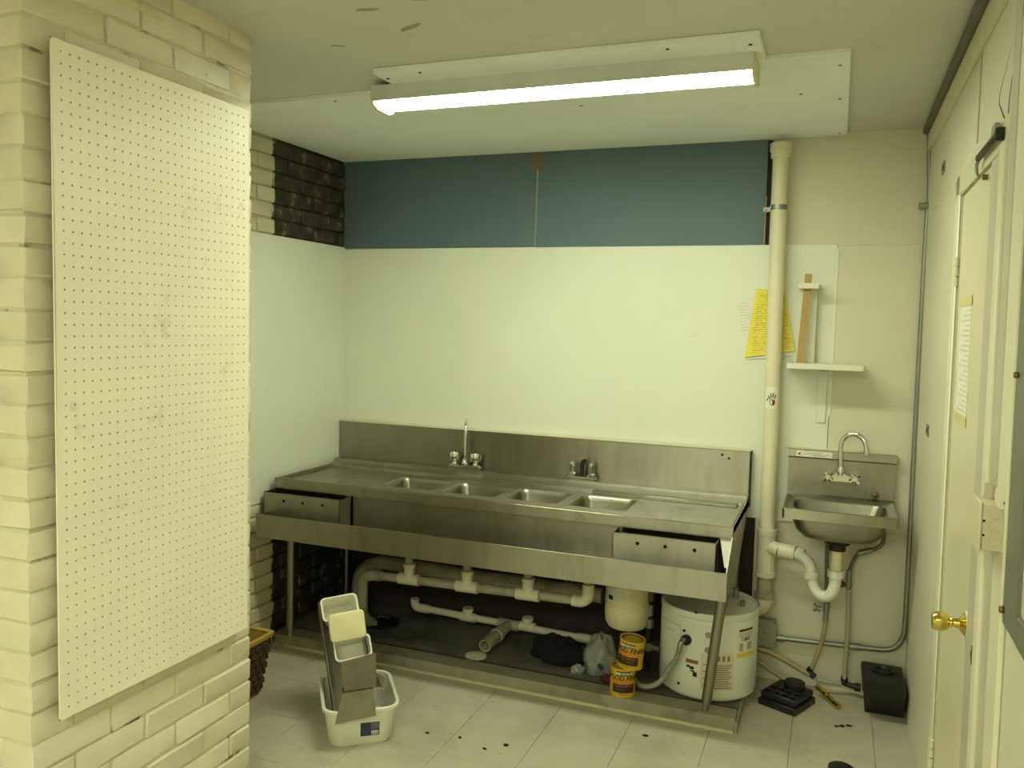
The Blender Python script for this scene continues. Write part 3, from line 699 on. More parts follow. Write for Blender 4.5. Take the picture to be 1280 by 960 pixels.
# ------------------------------------------------------------------ papers, shelf, stick
def sheet(name, pts, y0, m_, label, lines, inkm, curl=.006):
    b = B(); n = 8
    A, Bq, C_, D = [V((p[0], 0, p[1])) for p in pts]     # top-left, bottom-left, bottom-right, top-right
    f = lambda s, t: (A*(1-t)+D*t)*(1-s)+(Bq*(1-t)+C_*t)*s
    dy = lambda s, t: y0-.002-curl*(s**3)*(.6+.4*sin(4*t))-.002*sin(7*t+3*s)
    pt = lambda s, t, e=0: f(s, t)+V((0, dy(s, t)-e, 0))
    fr = [[pt(i/n, j/n) for j in range(n+1)] for i in range(n+1)]
    for i in range(n):
        for j in range(n):
            b.face([fr[i][j], fr[i+1][j], fr[i+1][j+1], fr[i][j+1]]); 
            b.face([p+V((0, .0006, 0)) for p in (fr[i][j], fr[i][j+1], fr[i+1][j+1], fr[i+1][j])])
    o = build(name, b, m_, label=label, cat='paper', recalc=False)
    lb = B()
    for s0, t0, t1, th in lines:
        k = 6
        for q in range(k):
            ta, tb = t0+(t1-t0)*q/k, t0+(t1-t0)*(q+1)/k
            lb.face([pt(s0, ta, .0006), pt(s0+th, ta, .0006), pt(s0+th, tb, .0006), pt(s0, tb, .0006)])
    build('written_lines', lb, inkm, o, recalc=False)
    return o
random.seed(4)
ls = []
s0 = .06
while s0 < .95:
    t0 = .05+random.uniform(0, .1)
    while t0 < .9:
        l = random.uniform(.06, .25); ls.append((s0, t0, min(t0+l, .95), random.uniform(.004, .012))); t0 += l+random.uniform(.03, .09)
    s0 += .034
sheet('paper_sheet', [(-.777, 1.735), (-.722, 1.468), (-.515, 1.492), (-.57, 1.76)], -.006, PAPERW, 'white printed sheet pinned behind the yellow form on the wall', [(.06+.05*k, .03, .2+.05*(k % 3), .004) for k in range(10)], GREYP)
sheet('paper_sheet', [(-.686, 1.79), (-.724, 1.478), (-.508, 1.515), (-.562, 1.775)], -.010, PAPERY, 'yellow handwritten form hanging on the wall behind the standpipe', ls, INKY, .010)
sh = thing('wall_shelf', (-.38, -.1, 1.44), 'small white wall shelf with upright back board right of the standpipe', 'shelf')
build('shelf_board', B().box(-.532, -.226, -.185, -.0065, 1.442, 1.466, .0015), WPLAST, sh)
build('back_board', B().box(-.480, -.425, -.05, -.0085, 1.466, 1.795, .0015), WPLAST, sh)
build('cross_bar', B().box(-.503, -.418, -.115, -.0085, 1.792, 1.810, .0015), WPLAST, sh)
build('cross_bar_front', B().box(-.503, -.418, -.118, -.112, 1.786, 1.810, .001), WPLAST, sh)
for xx in (-.395, -.372): build('screw', B().cyl((xx, -.03, 1.442), (xx, -.03, 1.436), .005, n=8), DARKM, sh)
cb = B(); cb.prism([(-.497, -.098, 1.4665), (-.468, -.098, 1.4665), (-.449, -.10, 1.85), (-.478, -.10, 1.85)], (0, .012, 0))
build('wooden_stick', cb, CARDB, label='brown wooden stick standing on the white wall shelf', cat='stick')

# ------------------------------------------------------------------ hand sink
hs = thing('hand_sink', (-.29, -.19, .72), 'small stainless wall-hung hand sink with gooseneck faucet', 'sink')
HX0, HX1 = -.512, -.073
b = B(); b.prism([(HX0, -.007, 1.080), (HX0, -.052, 1.080), (HX0, -.054, 1.05), (HX0, -.036, 1.042), (HX0, -.034, .885), (HX0, -.055, .874), (HX0, -.007, .86)], (HX1-HX0, 0, 0))
spl = build('backsplash', b, STEELB, hs)
build('caulk', B().box(HX0-.008, HX1-.12, -.02, -.006, 1.079, 1.086, .002), mat('pale caulk', (214, 210, 180)), spl)
lb = build('label_plate', B().box(-.480, -.330, -.0555, -.0535, 1.052, 1.077), PAPERW, spl)
build('label_logo', B().prism([(-.475, -.056, 1.060), (-.462, -.056, 1.060), (-.462, -.056, 1.071)], (0, -.0006, 0)), BLKM, lb)
for zz, a0, a1 in ((1.070, -.44, -.37), (1.064, -.45, -.345), (1.058, -.41, -.36)):
    build('label_print', B().box(a0, a1, -.0562, -.0556, zz-.001, zz+.0008), GREYP, lb)
YF = -.375; ZR = .876
b = B(); cx, cy = (HX0+HX1)/2, (YF-.05)/2-.0
w_, h_ = HX1-HX0, -.05-YF
bw, bh, bcx, bcy = .365, .225, cx, (YF+.045-.105)/2
rr = lambda w2, h2, r, z, X=bcx, Y=bcy: [(px, py, z) for px, py in rrect(w2, h2, r, 6, X, Y)]
b.loft([rr(w_, h_, .012, ZR-.040, cx, (YF-.05)/2), rr(w_, h_, .012, ZR, cx, (YF-.05)/2), rr(w_-.012, h_-.012, .012, ZR+.003, cx, (YF-.05)/2), rr(w_-.03, h_-.03, .02, ZR-.004, cx, (YF-.05)/2), rr(bw, bh, .05, ZR-.006), rr(bw-.01, bh-.01, .05, ZR-.02), rr(bw-.04, bh-.03, .06, ZR-.10), rr(bw-.12, bh-.09, .05, ZR-.13)], True, False, True)
build('rim_and_bowl', b, STEEL, hs)
b = B(); b.loft([rr(bw+.006, bh+.006, .055, ZR-.03), rr(bw-.002, bh, .06, ZR-.06), rr(bw-.03, bh-.02, .06, ZR-.10), rr(bw-.09, bh-.06, .05, ZR-.13), rr(bw-.2, bh-.12, .04, ZR-.142)], True, False, True)
build('bowl_underside', b, STEEL, hs)
fc = build('faucet', B().prism([(-.365, -.075, .955), (-.21, -.075, .958), (-.222, -.075, .972), (-.27, -.075, .985), (-.285, -.075, 1.003), (-.30, -.075, 1.003), (-.315, -.075, .985), (-.355, -.075, .968)], (0, .04, 0)), CHROME, hs)
fc['label'] = 'chrome two-handle faucet with gooseneck spout'
build('spout', B().tube([(-.294, -.085, .985), (-.297, -.085, 1.06), (-.298, -.085, 1.115), (-.290, -.088, 1.145), (-.268, -.096, 1.166), (-.240, -.105, 1.170), (-.214, -.114, 1.155), (-.200, -.12, 1.125), (-.197, -.122, 1.10)], .0105, 14), CHROME, fc)
build('aerator', B().cyl((-.197, -.122, 1.115), (-.197, -.122, 1.088), .0125, n=14), CHROME, fc)
build('spout_collar', B().lathe([(.016, 0), (.018, .01), (.012, .03)], (-.294, -.085, .995), n=14), CHROME, fc)
for hx_ in (-.344, -.236):
    b = B(); b.cyl((hx_, -.04, .975), (hx_, -.085, .977), .016, n=14)
    for k in range(4):
        a = radians(45+90*k); b.cyl((hx_, -.098, .978), (hx_+.026*cos(a), -.100, .978+.026*sin(a)), .009, .007, n=8)
    b.lathe([(.012, 0), (.018, .006), (.018, .016), (.010, .024)], (hx_, -.084, .977), (0, -1, 0), n=14)
    build('handle', b, CHROME, fc)
build('overflow_knob', B().lathe([(.012, 0), (.016, .008), (.014, .018), (.006, .022)], (-.150, -.036, .905), (0, -1, 0), n=12), mat('aged brass', (126, 104, 58), .4, .8), spl)
build('drain_flange', B().lathe([(.052, .735), (.056, .728), (.05, .718), (.034, .712), (.034, .69), (.026, .688)], (bcx, bcy, 0), n=20), DARKM, hs)
TX, TY = bcx, bcy
tr = thing('sink_trap', (TX, TY, .48), 'white plastic p-trap joining the hand sink to the standpipe', 'pipe')
build('tailpiece', B().cyl((TX, TY, .70), (TX-.002, TY, .56), .0225, n=18), WPLASTY, tr)
build('slip_nut', B().cyl((TX, TY, .605), (TX, TY, .575), .034, n=10), WPLAST, tr)
E2 = V((-.530, -.10, .63))
build('trap_bend', B().tube([(TX, TY, .60), (TX-.002, TY, .54), (TX-.015, TY, .500), (TX-.045, TY+.01, .482), (TX-.075, TY+.02, .500), (TX-.092, TY+.03, .535), (TX-.097, TY+.035, .56)], .024, 16), WPLAST, tr)
build('slip_nut', B().cyl((TX-.095, TY+.034, .548), (TX-.100, TY+.037, .572), .034, n=10), WPLAST, tr)
build('trap_arm', B().tube([(TX-.098, TY+.036, .565), (TX-.105, TY+.045, .60), (TX-.128, TY+.06, .622), (-.455, -.115, .628), (-.49, -.108, .63), E2], .024, 16), WPLAST, tr)
build('coupling', B().cyl((-.455, -.115, .629), (-.425, -.122, .625), .031, n=18), WPLAST, tr)
build('flex_coupling', B().cyl((-.528, -.10, .632), (-.46, -.114, .629), .034, n=18), PVC, tr)

# supply lines and valves of the hand sink
def supply(name, path, valve, label):
    t = build(name, B().tube(path, .0085, 10), mat('braided grey hose', (112, 112, 98), .45, .4), label=label, cat='hose', group='hand sink supply lines')
    vx, vy, vz = valve
    b = B(); b.cyl((vx, vy, vz-.05), (vx, vy, vz+.03), .012, n=10); b.cyl((vx-.02, vy-.004, vz), (vx-.045, vy-.006, vz+.004), .011, n=10); b.lathe([(.008, 0), (.018, .004), (.018, .012), (.006, .014)], (vx-.042, vy-.006, vz+.004), (-1, 0, 0), n=10)
    build('valve', b, GALV, t)
supply('supply_hose', [(-.335, -.045, .74), (-.332, -.04, .66), (-.330, -.04, .58), (-.325, -.04, .48), (-.322, -.04, .40)], (-.322, -.04, .375), 'left grey supply line dropping straight behind the white trap')
supply('supply_hose', [(-.13, -.06, .80), (-.108, -.06, .75), (-.112, -.06, .70), (-.145, -.055, .67), (-.195, -.05, .65), (-.222, -.045, .61), (-.235, -.04, .56)], (-.236, -.04, .535), 'right grey supply line looping below the hand sink')
build('hose_clamp', B().cyl((-.150, -.054, .668), (-.205, -.05, .646), .0125, n=12), GALV, None, label='small metal ferrule on the looping supply line', cat='ferrule')
AMB = mat('amber tube', (168, 150, 108), .35, var=.1, scale=12)
CLR = mat('cloudy clear tube', (168, 166, 140), .3, var=.06, scale=10)
build('drain_hose', B().tube([(-.322, -.04, .33), (-.330, -.05, .25), (-.352, -.052, .16), (-.372, -.052, .09)], .0095, 10), AMB, label='amber tube dropping from the left valve to the floor', cat='hose')
build('drain_hose', B().tube([(-.234, -.04, .48), (-.230, -.05, .30), (-.232, -.05, .18), (-.232, -.045, .075)], .011, 10), CLR, label='cloudy clear tube dropping from the right valve', cat='hose')
build('drain_hose', B().tube([(-.64, -.04, .15), (-.56, -.045, .145), (-.48, -.05, .118), (-.40, -.06, .085), (-.375, -.065, .075)], .012, 10), AMB, label='amber tube sloping from behind the water heater to the floor', cat='hose')
build('drain_hose', B().tube([(-.60, -.06, .10), (-.52, -.07, .06), (-.44, -.10, .03), (-.37, -.14, .012)], .009, 10), AMB, label='lowest amber tube lying on the floor by the brass valve', cat='hose')
hv = thing('brass_valve', (-.29, -.14, .0), 'brass hose valve assembly lying on the floor between black box and tray', 'valve')
b = B(); b.cyl((-.345, -.10, .045), (-.305, -.14, .030), .011, n=10); b.cyl((-.318, -.125, .036), (-.300, -.146, .030), .015, n=8); b.cyl((-.300, -.146, .030), (-.262, -.195, .014), .011, n=10)
build('brass_body', b, BRASS, hv)
b = B(); b.cyl((-.272, -.180, .018), (-.250, -.205, .014), .014, n=8)
build('outlet_nut', b, BRASS, hv)
b = B(); b.cyl((-.385, -.055, .088), (-.355, -.07, .072), .014, n=10); b.cyl((-.385, -.055, .084), (-.375, -.06, .105), .012, n=10)
build('left_elbow', b, DARKM, hv)
b = B(); b.cyl((-.232, -.04, .085), (-.232, -.045, .05), .015, n=10); b.cyl((-.232, -.045, .055), (-.18, -.05, .05), .012, n=10); b.cyl((-.19, -.05, .05), (-.165, -.05, .05), .018, n=10)
build('right_elbow', b, DARKM, hv)
build('link_tube', B().tube([(-.345, -.08, .066), (-.30, -.07, .06), (-.245, -.055, .055)], .010, 8), CLR, hv)

# ------------------------------------------------------------------ conduit and boxes on the back wall
con = thing('conduit', (-.02, -.03, .2), 'grey metal conduit running down the room corner and along the wall', 'conduit')
build('corner_run', B().tube([(-.022, -.024, 2.46), (-.012, -.022, 2.30), (-.006, -.022, 2.18), (-.010, -.024, 2.06), (-.009, -.024, 1.6), (-.006, -.024, 1.1), (-.002, -.024, .6), (-.002, -.024, .36), (-.010, -.024, .29), (-.040, -.024, .242), (-.085, -.024, .226), (-.15, -.024, .2225), (-.53, -.024, .207)], .0115, 14), GALV, con)
build('coupling', B().cyl((-.22, -.024, .220), (-.17, -.024, .222), .0155, n=14), GALV, con)
build('connector', B().cyl((-.53, -.024, .207), (-.495, -.024, .2085), .0155, n=14), GALV, con)
b = B(); b.box(-.045, .006, -.042, -.004, 2.125, 2.150, .004); build('strap', b, GALV, con)
build('ceiling_conduit', B().tube([(-.030, -.03, H-.019), (-.034, -1.5, H-.019), (-.036, -3.4, H-.019)], .017, 14, smooth=False), GALVD, label='dark conduit along the ceiling edge of the right wall', cat='conduit')
jb = thing('junction_box', (-.575, -.03, .17), 'grey square junction box low on the wall beside the water heater', 'junction box')
build('box', B().box(-.628, -.530, -.05, -.0065, .172, .290, .003), mat('junction box grey', (146, 146, 126), .5), jb)
build('cover', B().box(-.632, -.526, -.054, -.05, .168, .294, .0015), mat('junction box grey', (146, 146, 126)), jb)
build('label', B().box(-.586, -.566, -.0555, -.054, .222, .246), GREYP, jb)
build('slot', B().box(-.582, -.579, -.0562, -.0555, .226, .243), INK, jb); build('slot', B().box(-.574, -.571, -.0562, -.0555, .226, .243), INK, jb)
build('screw', B().cyl((-.535, -.054, .285), (-.535, -.058, .285), .004, n=8), DARKM, jb)
build('rust_stain', B().prism([(-.255+.035*cos(q), -.0055, .487+.012*sin(q)*(1+.4*cos(3*q))) for q in [2*pi*k/14 for k in range(14)]], (0, -.0006, 0)), mat('rust', (120, 62, 36), .9), wall_back)

# ------------------------------------------------------------------ black box and black tray on the floor
bx = thing('black_container', (-.085, -.17, 0), 'tall black plastic container with round lid recess in the right corner', 'container')
b = B(); rq = lambda x0, x1, y0, y1, z: [(x0, y0, z), (x1, y0, z), (x1, y1, z), (x0, y1, z)]
b.loft([rq(-.150, -.002, -.175, -.05, 0), rq(-.164, -.004, -.275, -.035, .135), rq(-.168, -.003, -.29, -.03, .138), rq(-.168, -.004, -.295, -.03, .160), rq(-.160, -.010, -.285, -.036, .166)], True, True, True)
build('body', b, BLACKP, bx)
build('lid_ring', B().lathe([(.046, 0), (.046, .010), (.034, .010), (.030, .002), (0, .002)], (-.085, -.115, .165), n=24), BLACKP, bx)
bt = thing('black_tray', (-.46, -.255, 0), 'low black plastic egg-cup tray in two layers on the floor', 'tray')
M_ = Matrix.Translation((-.462, -.235, 0)) @ Matrix.Rotation(radians(-24), 4, 'Z')
b = B(); b.box(-.085, .085, -.095, .095, 0, .030, .004, mtx=M_); build('lower_layer', b, BLACKP, bt)
b = B(); b.box(-.078, .078, -.088, .088, .034, .062, .006, mtx=M_); up = build('upper_layer', b, BLACKP, bt)
b = B(); b.box(-.074, .074, -.084, .084, .030, .034, mtx=M_); build('layer_gap', b, BLKM, bt)
for i in range(4):
    for j in range(2):
        c = M_ @ V((-.054+.036*i, -.062+.045*j, .0622))
        build('cup', B().lathe([(.0145, 0), (.0155, .003), (.0125, .003), (.010, -.0), (0, -.0)], c, n=14), BLKM if False else BLACKP, up)
c = M_ @ V((.01, .045, .06)); build('round_block', B().lathe([(.044, 0), (.044, .026), (.038, .030), (0, .030)], c, n=24), BLACKP, up)

# ------------------------------------------------------------------ dish tub with steel caddy and white inserts
TA = radians(37); TC = V((-2.025, -1.165, 0))
tub = thing('dish_tub', TC, 'white plastic dish tub on the floor with a printed label', 'tub')
MT = Matrix.Translation(TC) @ Matrix.Rotation(TA, 4, 'Z')
rt = lambda w2, h2, r, z: [MT @ V((px, py, z)) for px, py in rrect(w2, h2, r, 7)]
b = B(); b.loft([rt(.10, .16, .02, .004), rt(.225, .285, .045, .0), rt(.237, .298, .05, .008), rt(.272, .338, .055, .138), rt(.290, .356, .06, .139), rt(.290, .356, .06, .150), rt(.280, .346, .058, .153), rt(.266, .332, .054, .150), rt(.232, .292, .048, .012), rt(.215, .275, .045, .006)], True, True, True)
build('basin', b, WPLAST, tub)
def ontub(x, z, e=.0012):
    yy = -.149-.0205*(z-.008)/.13-e; return MT @ V((x, yy, z))
def tl(name, x0, x1, z0, z1, m_, par, e):
    b = B(); b.face([ontub(x0, z0, e), ontub(x1, z0, e), ontub(x1, z1, e), ontub(x0, z1, e)]); return build(name, b, m_, par, recalc=False)
tlb = tl('label', -.005, .066, .038, .094, mat('label navy', (44, 54, 92), .5), tub, .001)
tl('label_patch', -.004, .030, .072, .092, INK, tlb, .0016); tl('label_patch', .034, .064, .064, .092, mat('label photo', (96, 96, 110), .5), tlb, .0016)
tl('label_patch', .036, .062, .042, .058, PAPERW, tlb, .0016)
for k in range(5): tl('barcode_bar', .038+.005*k, .0405+.005*k, .043, .054, INK, tlb, .002)
text('lettering', 'TUB', .012, PAPERW, tlb, lambda x, y: ontub(.012+x, .078+y, .002)) if False else None
# caddy local frame
cr = V((cos(radians(36)), sin(radians(36)), 0)); cn = V((sin(radians(36)), -cos(radians(36)), 0))
cl = (-cn*.56+V((0, 0, .83))-cr*.13).normalized(); cr = (cr-cl*cr.dot(cl)).normalized(); cN = cr.cross(cl).normalized()
if cN.dot(cn) < 0: cN = -cN
CO_ = V((-1.985, -1.235, .035))
MC = Matrix(((cr.x, cl.x, cN.x, CO_.x), (cr.y, cl.y, cN.y, CO_.y), (cr.z, cl.z, cN.z, CO_.z), (0, 0, 0, 1)))
cad = thing('steel_caddy', CO_, 'leaning stainless steel caddy standing in the white dish tub', 'caddy')
STD = mat('dull stainless', (118, 114, 96), .42, .9, var=.12, scale=14)
b = B()
b.box(-.078, .078, .0, .50, -.055, -.052, mtx=MC); b.box(-.078, -.075, .0, .50, -.055, .045, mtx=MC); b.box(.075, .078, .0, .50, -.055, .045, mtx=MC)
b.box(-.078, .078, .0, .003, -.055, .03, mtx=MC); b.box(-.078, .078, .497, .50, -.055, .02, mtx=MC)
build('channel', b, STD, cad)
def quad_plate(name, q, t, m_):
    q = [V(p) for p in q]; nn = (q[1]-q[0]).cross(q[3]-q[0]).normalized()*t
    build(name, B().prism(q, nn), m_, cad)
quad_plate('front_plate', [(-1.986, -1.323, .218), (-1.891, -1.252, .225), (-1.908, -1.237, .347), (-2.013, -1.316, .321)], .003, STD)
quad_plate('lower_plate', [(-1.993, -1.379, .112), (-1.872, -1.288, .132), (-1.897, -1.267, .222), (-1.988, -1.335, .213)], .003, STD)
quad_plate('lower_plate_fold', [(-1.988, -1.335, .213), (-1.897, -1.267, .222), (-1.925, -1.232, .222), (-2.016, -1.30, .213)], .002, STD)
quad_plate('side_wing', [(-1.905, -1.24, .215), (-1.870, -1.234, .209), (-1.876, -1.213, .243), (-1.915, -1.235, .275)], .002, STD)
def insert(name, l0, l1, tilt, dz, label, lidded=False, dx=0.):
    lc = (l0+l1)/2
    MI = MC @ Matrix.Translation((dx, lc, dz)) @ Matrix.Rotation(tilt, 4, 'X')
    hh = l1-l0
    q = lambda w2, h2, r, z: [MI @ V((px, py, z)) for px, py in rrect(w2, h2, r, 5)]
    b = B()
    if lidded:
        b.loft([q(.125, hh-.02, .012, -.07), q(.142, hh, .018, .0), q(.142, hh, .018, .006), q(.134, hh-.01, .016, .012), q(.10, hh-.03, .014, .014)], True, True, True)
    else:
        b.loft([q(.118, hh-.022, .012, -.085), q(.136, hh-.006, .016, -.004), q(.146, hh, .018, -.004), q(.146, hh, .018, .002), q(.134, hh-.010, .016, .002), q(.128, hh-.018, .014, -.01), q(.112, hh-.028, .012, -.080)], True, True, True)
    build(name, b, WPLASTY if lidded else WPLAST, label=label, cat='insert', group='white plastic inserts in the caddy')
insert('plastic_insert', .405, .505, radians(-8), .070, 'topmost white plastic insert of the caddy, open and tilted')
insert('plastic_insert', .315, .425, radians(22), .098, 'yellowed white insert with closed face in the middle of the caddy', True, .014)
insert('plastic_insert', .245, .335, radians(0), .062, 'lowest white plastic insert, half hidden behind the steel plate', False, .026)

# ------------------------------------------------------------------ waste basket behind the pier
wb = thing('waste_basket', (-2.66, -1.17, 0), 'brown woven waste basket with yellow rim behind the brick pier', 'basket')
BX1, BY1_ = -2.535, -1.035; bw0, bw1, bh_ = .205, .27, .255
bcx_, bcy_ = BX1-bw1/2, BY1_-bw1/2
WEAV = mat('dark brown weave', (74, 54, 30), .7, var=.25, scale=30); YRIM = mat('mustard rim', (178, 150, 74), .5, var=.08, scale=12)
b = B(); sq = lambda w2, z, r=.02: [(px, py, z) for px, py in rrect(w2, w2, r, 4, bcx_, bcy_)]
b.loft([sq(bw0, .0), sq(bw1, bh_), sq(bw1-.012, bh_), sq(bw0-.012, .008)], True, True, True)
build('shell', b, YRIM, wb)
b = B(); b.loft([sq(bw1, bh_-.012), sq(bw1+.022, bh_-.010), sq(bw1+.026, bh_+.006), sq(bw1+.01, bh_+.012), sq(bw1-.014, bh_+.004)], True)
build('rim', b, YRIM, wb)
b = B(); rows = 7
for r_ in range(rows):
    z0 = .012+r_*(bh_-.03)/rows; z1 = z0+(bh_-.03)/rows*.82; wz = bw0+(bw1-bw0)*((z0+z1)/2/bh_)
    nn = 6; stp_ = wz/nn
    for side in range(4):
        for k in range(nn):
            u0 = -wz/2+stp_*(k+(.0 if r_ % 2 else .5)); u1 = min(u0+stp_*.86, wz/2)
            if u1-u0 < .006: continue
            M2 = Matrix.Translation((bcx_, bcy_, 0)) @ Matrix.Rotation(side*pi/2, 4, 'Z')
            b.box(u0, u1, wz/2-.003, wz/2+.010, z0, z1, .003, mtx=M2)
wv = build('weave', b, WEAV, wb); wv['kind'] = 'stuff'

# ------------------------------------------------------------------ door and things on the right wall
door = wall_thing('door_1', -1.34, 0, kind='structure')
wbox('leaf', .003, .05, -1.615, -1.092, .012, 2.018, DOORP, door)
wbox('casing', -.008, .0, -1.080, -1.0, .0, 2.085, DOORW, door, .004)
wbox('head_casing', -.008, .0, -1.92, -1.0, 2.02, 2.085, DOORP, door, .004)
wbox('jamb', .0, .06, -1.625, -1.615, .0, 2.02, DOORS, door)
wbox('latch_board', -.004, .0, -1.83, -1.625, .0, 2.02, DOORS, door)
wbox('bright_strip', -.020, .0, -1.885, -1.83, .0, 2.02, DOORW, door, .004)
wbox('outer_board', -.012, .0, -1.962, -1.885, .0, 2.3, DOORS, door)
wbox('dark_gap', -.003, .0, -1.972, -1.962, .0, 2.3, BLKM, door)
wbox('edge_board', -.012, .0, -2.075, -1.972, .0, 2.3, DOORW, door, .003)
KY, KZ = -1.570, .868
kn = B(); kn.lathe([(.0, -.003), (.029, -.003), (.030, .001), (.023, .006), (.013, .014), (.0105, .028), (.014, .032), (.0125, .036), (.020, .040), (.0255, .052), (.024, .066), (.021, .074), (.019, .076), (0, .076)], (RX, KY, KZ), (-1, 0, 0), n=28)
knob = build('knob', kn, BRASS, door)
build('rosette', B().lathe([(.033, -.004), (.033, .0), (.031, .001), (0, .001)], (RX, KY, KZ), (-1, 0, 0), n=28), DOORW, knob)
build('latch_hole', place(blob(.002, .028, .03, .15, 3, 21, 24, 12), (RX-.004, -1.735, .835)), mat('grimy latch hole', (92, 78, 50), .8), door)
for zz in (1.79, .29):
    hg = B()
    for k in range(3): hg.cyl((RX-.006, -1.086, zz-.04+.03*k), (RX-.006, -1.086, zz-.014+.03*k), .0075, n=10)
    build('hinge', hg, DOORP, door)
build('door_edge_gap_strip', B().box(RX+.0005, RX+.006, -1.094, -1.0805, .01, 2.02), DOORS, door)  # strip filling the leaf gap, in the trim colour
ps = wall_thing('paper_list', -1.27, 1.36, 'narrow printed list taped to the cream door', 'paper')
b = B(); b.box(RX+.0018, RX+.0030, -1.375, -1.165, 1.362, 1.70); build('sheet', b, PAPERW, ps)
for k in range(22): build('print_row', B().box(RX+.0012, RX+.0018, -1.36, -1.29+.05*((k*5) % 3), 1.375+.014*k, 1.380+.014*k), mat('pale print', (208, 206, 192), .7), ps)
for zz in (1.698, 1.366): build('tape', B().box(RX+.0008, RX+.0013, -1.385, -1.155, zz-.014, zz+.014), mat('yellowed tape', (220, 206, 140), .4), ps)
# wall plates
for zz, yy, lab in ((2.198, -.55, 'small steel plate high on the wall above the door casing'), (1.242, -.452, 'small steel plate at waist height between corner and door')):
    t = wall_thing('wall_plate', yy, zz, lab, 'plate', group='small steel wall plates')
    build('plate', B().box(RX-.004, RX, yy-.035, yy+.035, zz-.022, zz+.022, .002), STEELB, t)
    build('slot', B().box(RX-.005, RX-.0038, yy-.02, yy+.02, zz-.010, zz+.010), DARKM, t)
# closer bracket and wires
cb = wall_thing('door_bracket', -1.65, 2.03, 'dark metal bracket arm above the cream door with a hook', 'bracket')
b = B(); b.box(RX-.026, RX-.014, -1.80, -1.52, 2.040, 2.053, .002); b.box(RX-.026, RX, -1.81, -1.795, 2.032, 2.06, .002)
build('arm', b, DARKM, cb)
b = B(); b.box(RX-.024, RX-.012, -1.775, -1.735, 2.053, 2.078, .002); build('block', b, GALV, cb)
build('hook', B().tube([(RX-.020, -1.525, 2.042), (RX-.021, -1.51, 2.03), (RX-.020, -1.51, 2.012), (RX-.016, -1.52, 2.0)], .0045, 8), GALV, cb)
build('stud', B().cyl((RX, -1.55, 1.995), (RX-.012, -1.55, 1.995), .007, n=10), mat('aged brass', (150, 104, 50)), cb)
build('wire', B().tube([(RX-.02, -1.775, 2.075), (RX-.02, -1.70, 2.12), (RX-.02, -1.66, 2.16), (RX-.02, -1.75, 2.22), (RX-.02, -1.86, 2.30), (RX-.02, -1.93, 2.36), (RX-.02, -1.92, 2.43)], .0028, 6), DARKM, label='left loop of dark wire rising from the door bracket', cat='wire', group='wires above the door')
build('wire', B().tube([(RX-.02, -1.79, 2.075), (RX-.02, -1.80, 2.14), (RX-.02, -1.85, 2.22), (RX-.02, -1.92, 2.30), (RX-.02, -1.96, 2.38), (RX-.02, -1.95, 2.43)], .0028, 6), DARKM, label='right dark wire rising from the door bracket', cat='wire', group='wires above the door')
build('wire', B().tube([(RX-.02, -1.83, 2.155), (RX-.02, -1.89, 2.15), (RX-.02, -1.95, 2.150)], .003, 6, smooth=False), DARKM, label='short horizontal wire stub beside the door bracket', cat='wire', group='wires above the door')
# electrical boxes
eb = wall_thing('electrical_box', -1.98, 1.1, 'white painted electrical box with round knockouts beside the cream door', 'electrical box')
EY0 = -2.055
BOXP = mat('box paint', (206, 200, 170), .45)
build('box', B().box(RX-.049, RX-.006, EY0, -1.95, 1.172, 1.268, .003), BOXP, eb)
build('cover', B().box(RX-.054, RX-.049, EY0-.003, -1.94, 1.168, 1.272, .0015), DOORP, eb)
build('back_plate', B().box(RX-.006, RX-.001, EY0+.004, -1.955, 1.178, 1.262), BOXP, eb)
for zz, r_ in ((1.251, .0125), (1.224, .0155), (1.193, .0125)):
    build('knockout', B().lathe([(r_, -.001), (r_, .0015), (r_-.002, .0018), (r_-.002, .0004), (0, .0004)], (RX-.026, EY0, zz), (0, -1, 0), n=20), BOXP, eb)
for zz in (1.234, 1.205): build('screw_hole', B().cyl((RX-.045, EY0+.001, zz), (RX-.045, EY0-.0012, zz), .0025, n=10), BLKM, eb)
build('connector', B().cyl((RX-.028, -1.99, 1.268), (RX-.028, -1.99, 1.30), .010, n=12), DOORS, eb)
fl = wall_thing('box_flange', -2.05, 1.27, 'cream oval cover plate standing above the electrical box', 'plate')
b = B(); b.prism([(RX-.016+.013*cos(a), EY0-.004, 1.285+.026*sin(a)) for a in [2*pi*k/10 for k in range(10)]], (0, .008, 0)); build('plate', b, DOORW, fl)
build('screw', B().cyl((RX-.011, EY0-.004, 1.273), (RX-.011, EY0-.007, 1.273), .003, n=8), DARKM, fl)
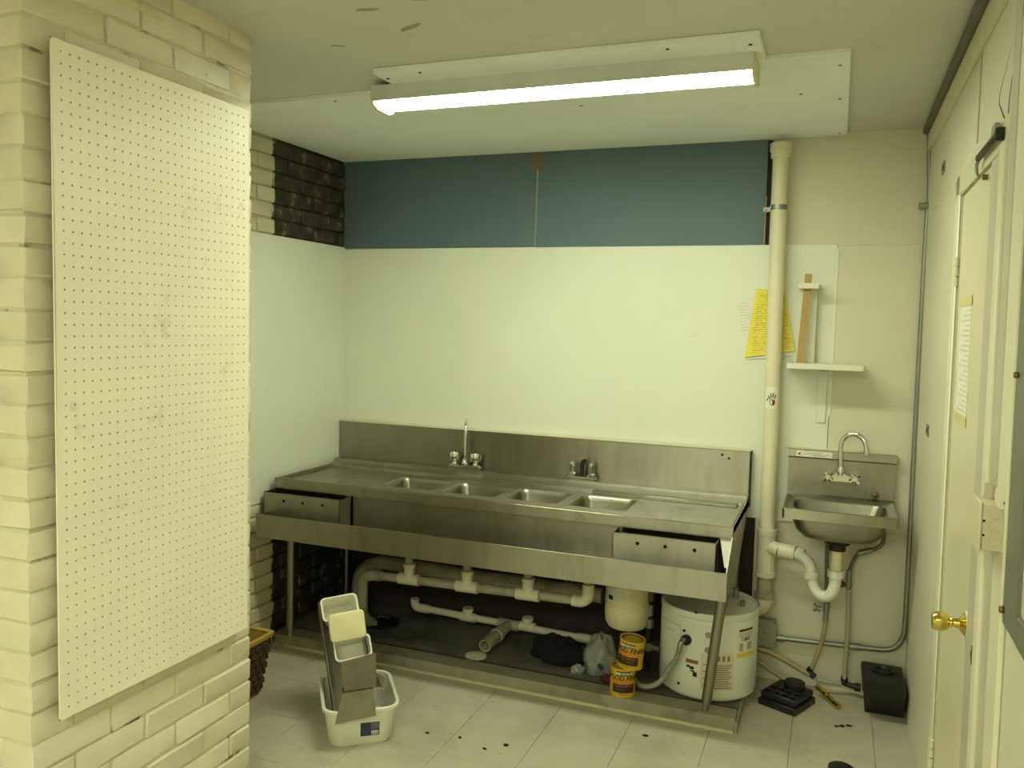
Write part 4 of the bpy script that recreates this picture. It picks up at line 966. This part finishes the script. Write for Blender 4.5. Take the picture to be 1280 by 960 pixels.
# grey framed window nearer the camera
win = wall_thing('window_1', -2.5, 1.04, kind='structure')
GW = mat('grey window frame', (120, 122, 104), .45, var=.06, scale=5)
wy1, wy0, wz0, wz1 = -2.10, -3.0, 1.045, 2.1
for a in ((wy1-.13, wy1, wz0, wz1), (wy0, wy0+.13, wz0, wz1)): wbox('frame_stile', -.012, .0, *a, GW, win, .003)
wbox('frame_rail', -.012, .0, wy0+.13, wy1-.13, wz0, wz0+.055, GW, win, .002); wbox('frame_rail', -.012, .0, wy0+.13, wy1-.13, wz1-.06, wz1, GW, win, .002)
wbox('pane', -.006, .0, wy0+.13, wy1-.13, wz0+.055, wz1-.06, mat('pale window glass', (214, 214, 198), .15, var=.03), win)
build('latch', B().lathe([(.006, 0), (.008, .003), (.006, .008), (0, .009)], (RX-.012, wy1-.012, 1.075), (-1, 0, 0), n=12), mat('aged brass', (150, 104, 50)), win)
build('latch', B().lathe([(.005, 0), (.007, .003), (.005, .008), (0, .009)], (RX-.012, -2.125, 1.53), (-1, 0, 0), n=12), mat('aged brass', (150, 104, 50)), win)

# ------------------------------------------------------------------ debris on the floor
random.seed(12)
DEB = ['black debris chip on the floor in front of the paint cans', 'middle black debris chip of three before the black container', 'rightmost black debris chip of three before the black container',
       'leftmost black debris chip of three before the black container', 'largest black debris chip on the open floor right of the tub', 'second black debris chip to the right of the tub',
       'black debris chip lying nearest the dish tub', 'small black debris chip beside the largest chip right of the tub']
for i, (dx, dy, r_) in enumerate(((-.961, -.769, .012), (-.238, -.359, .012), (-.215, -.345, .010), (-.26, -.372, .008), (-1.436, -1.063, .012), (-1.62, -1.08, .009), (-1.75, -1.10, .009), (-1.50, -1.12, .007))):
    pts = [(dx+r_*(1+.4*random.uniform(-1, 1))*cos(q), dy+r_*.6*(1+.4*random.uniform(-1, 1))*sin(q), .0003) for q in [2*pi*k/7 for k in range(7)]]
    build('debris_chip', B().prism(pts, (0, 0, .004)), BLACKC, label=DEB[i], cat='debris', group='black debris chips on the floor')
build('rubber_cap', B().lathe([(0, 0), (.045, 0), (.045, .014), (.038, .018), (0, .018)], (-.245, -.735, .0005), n=24), BLACKP, label='round black rubber cap on the floor in front', cat='cap')
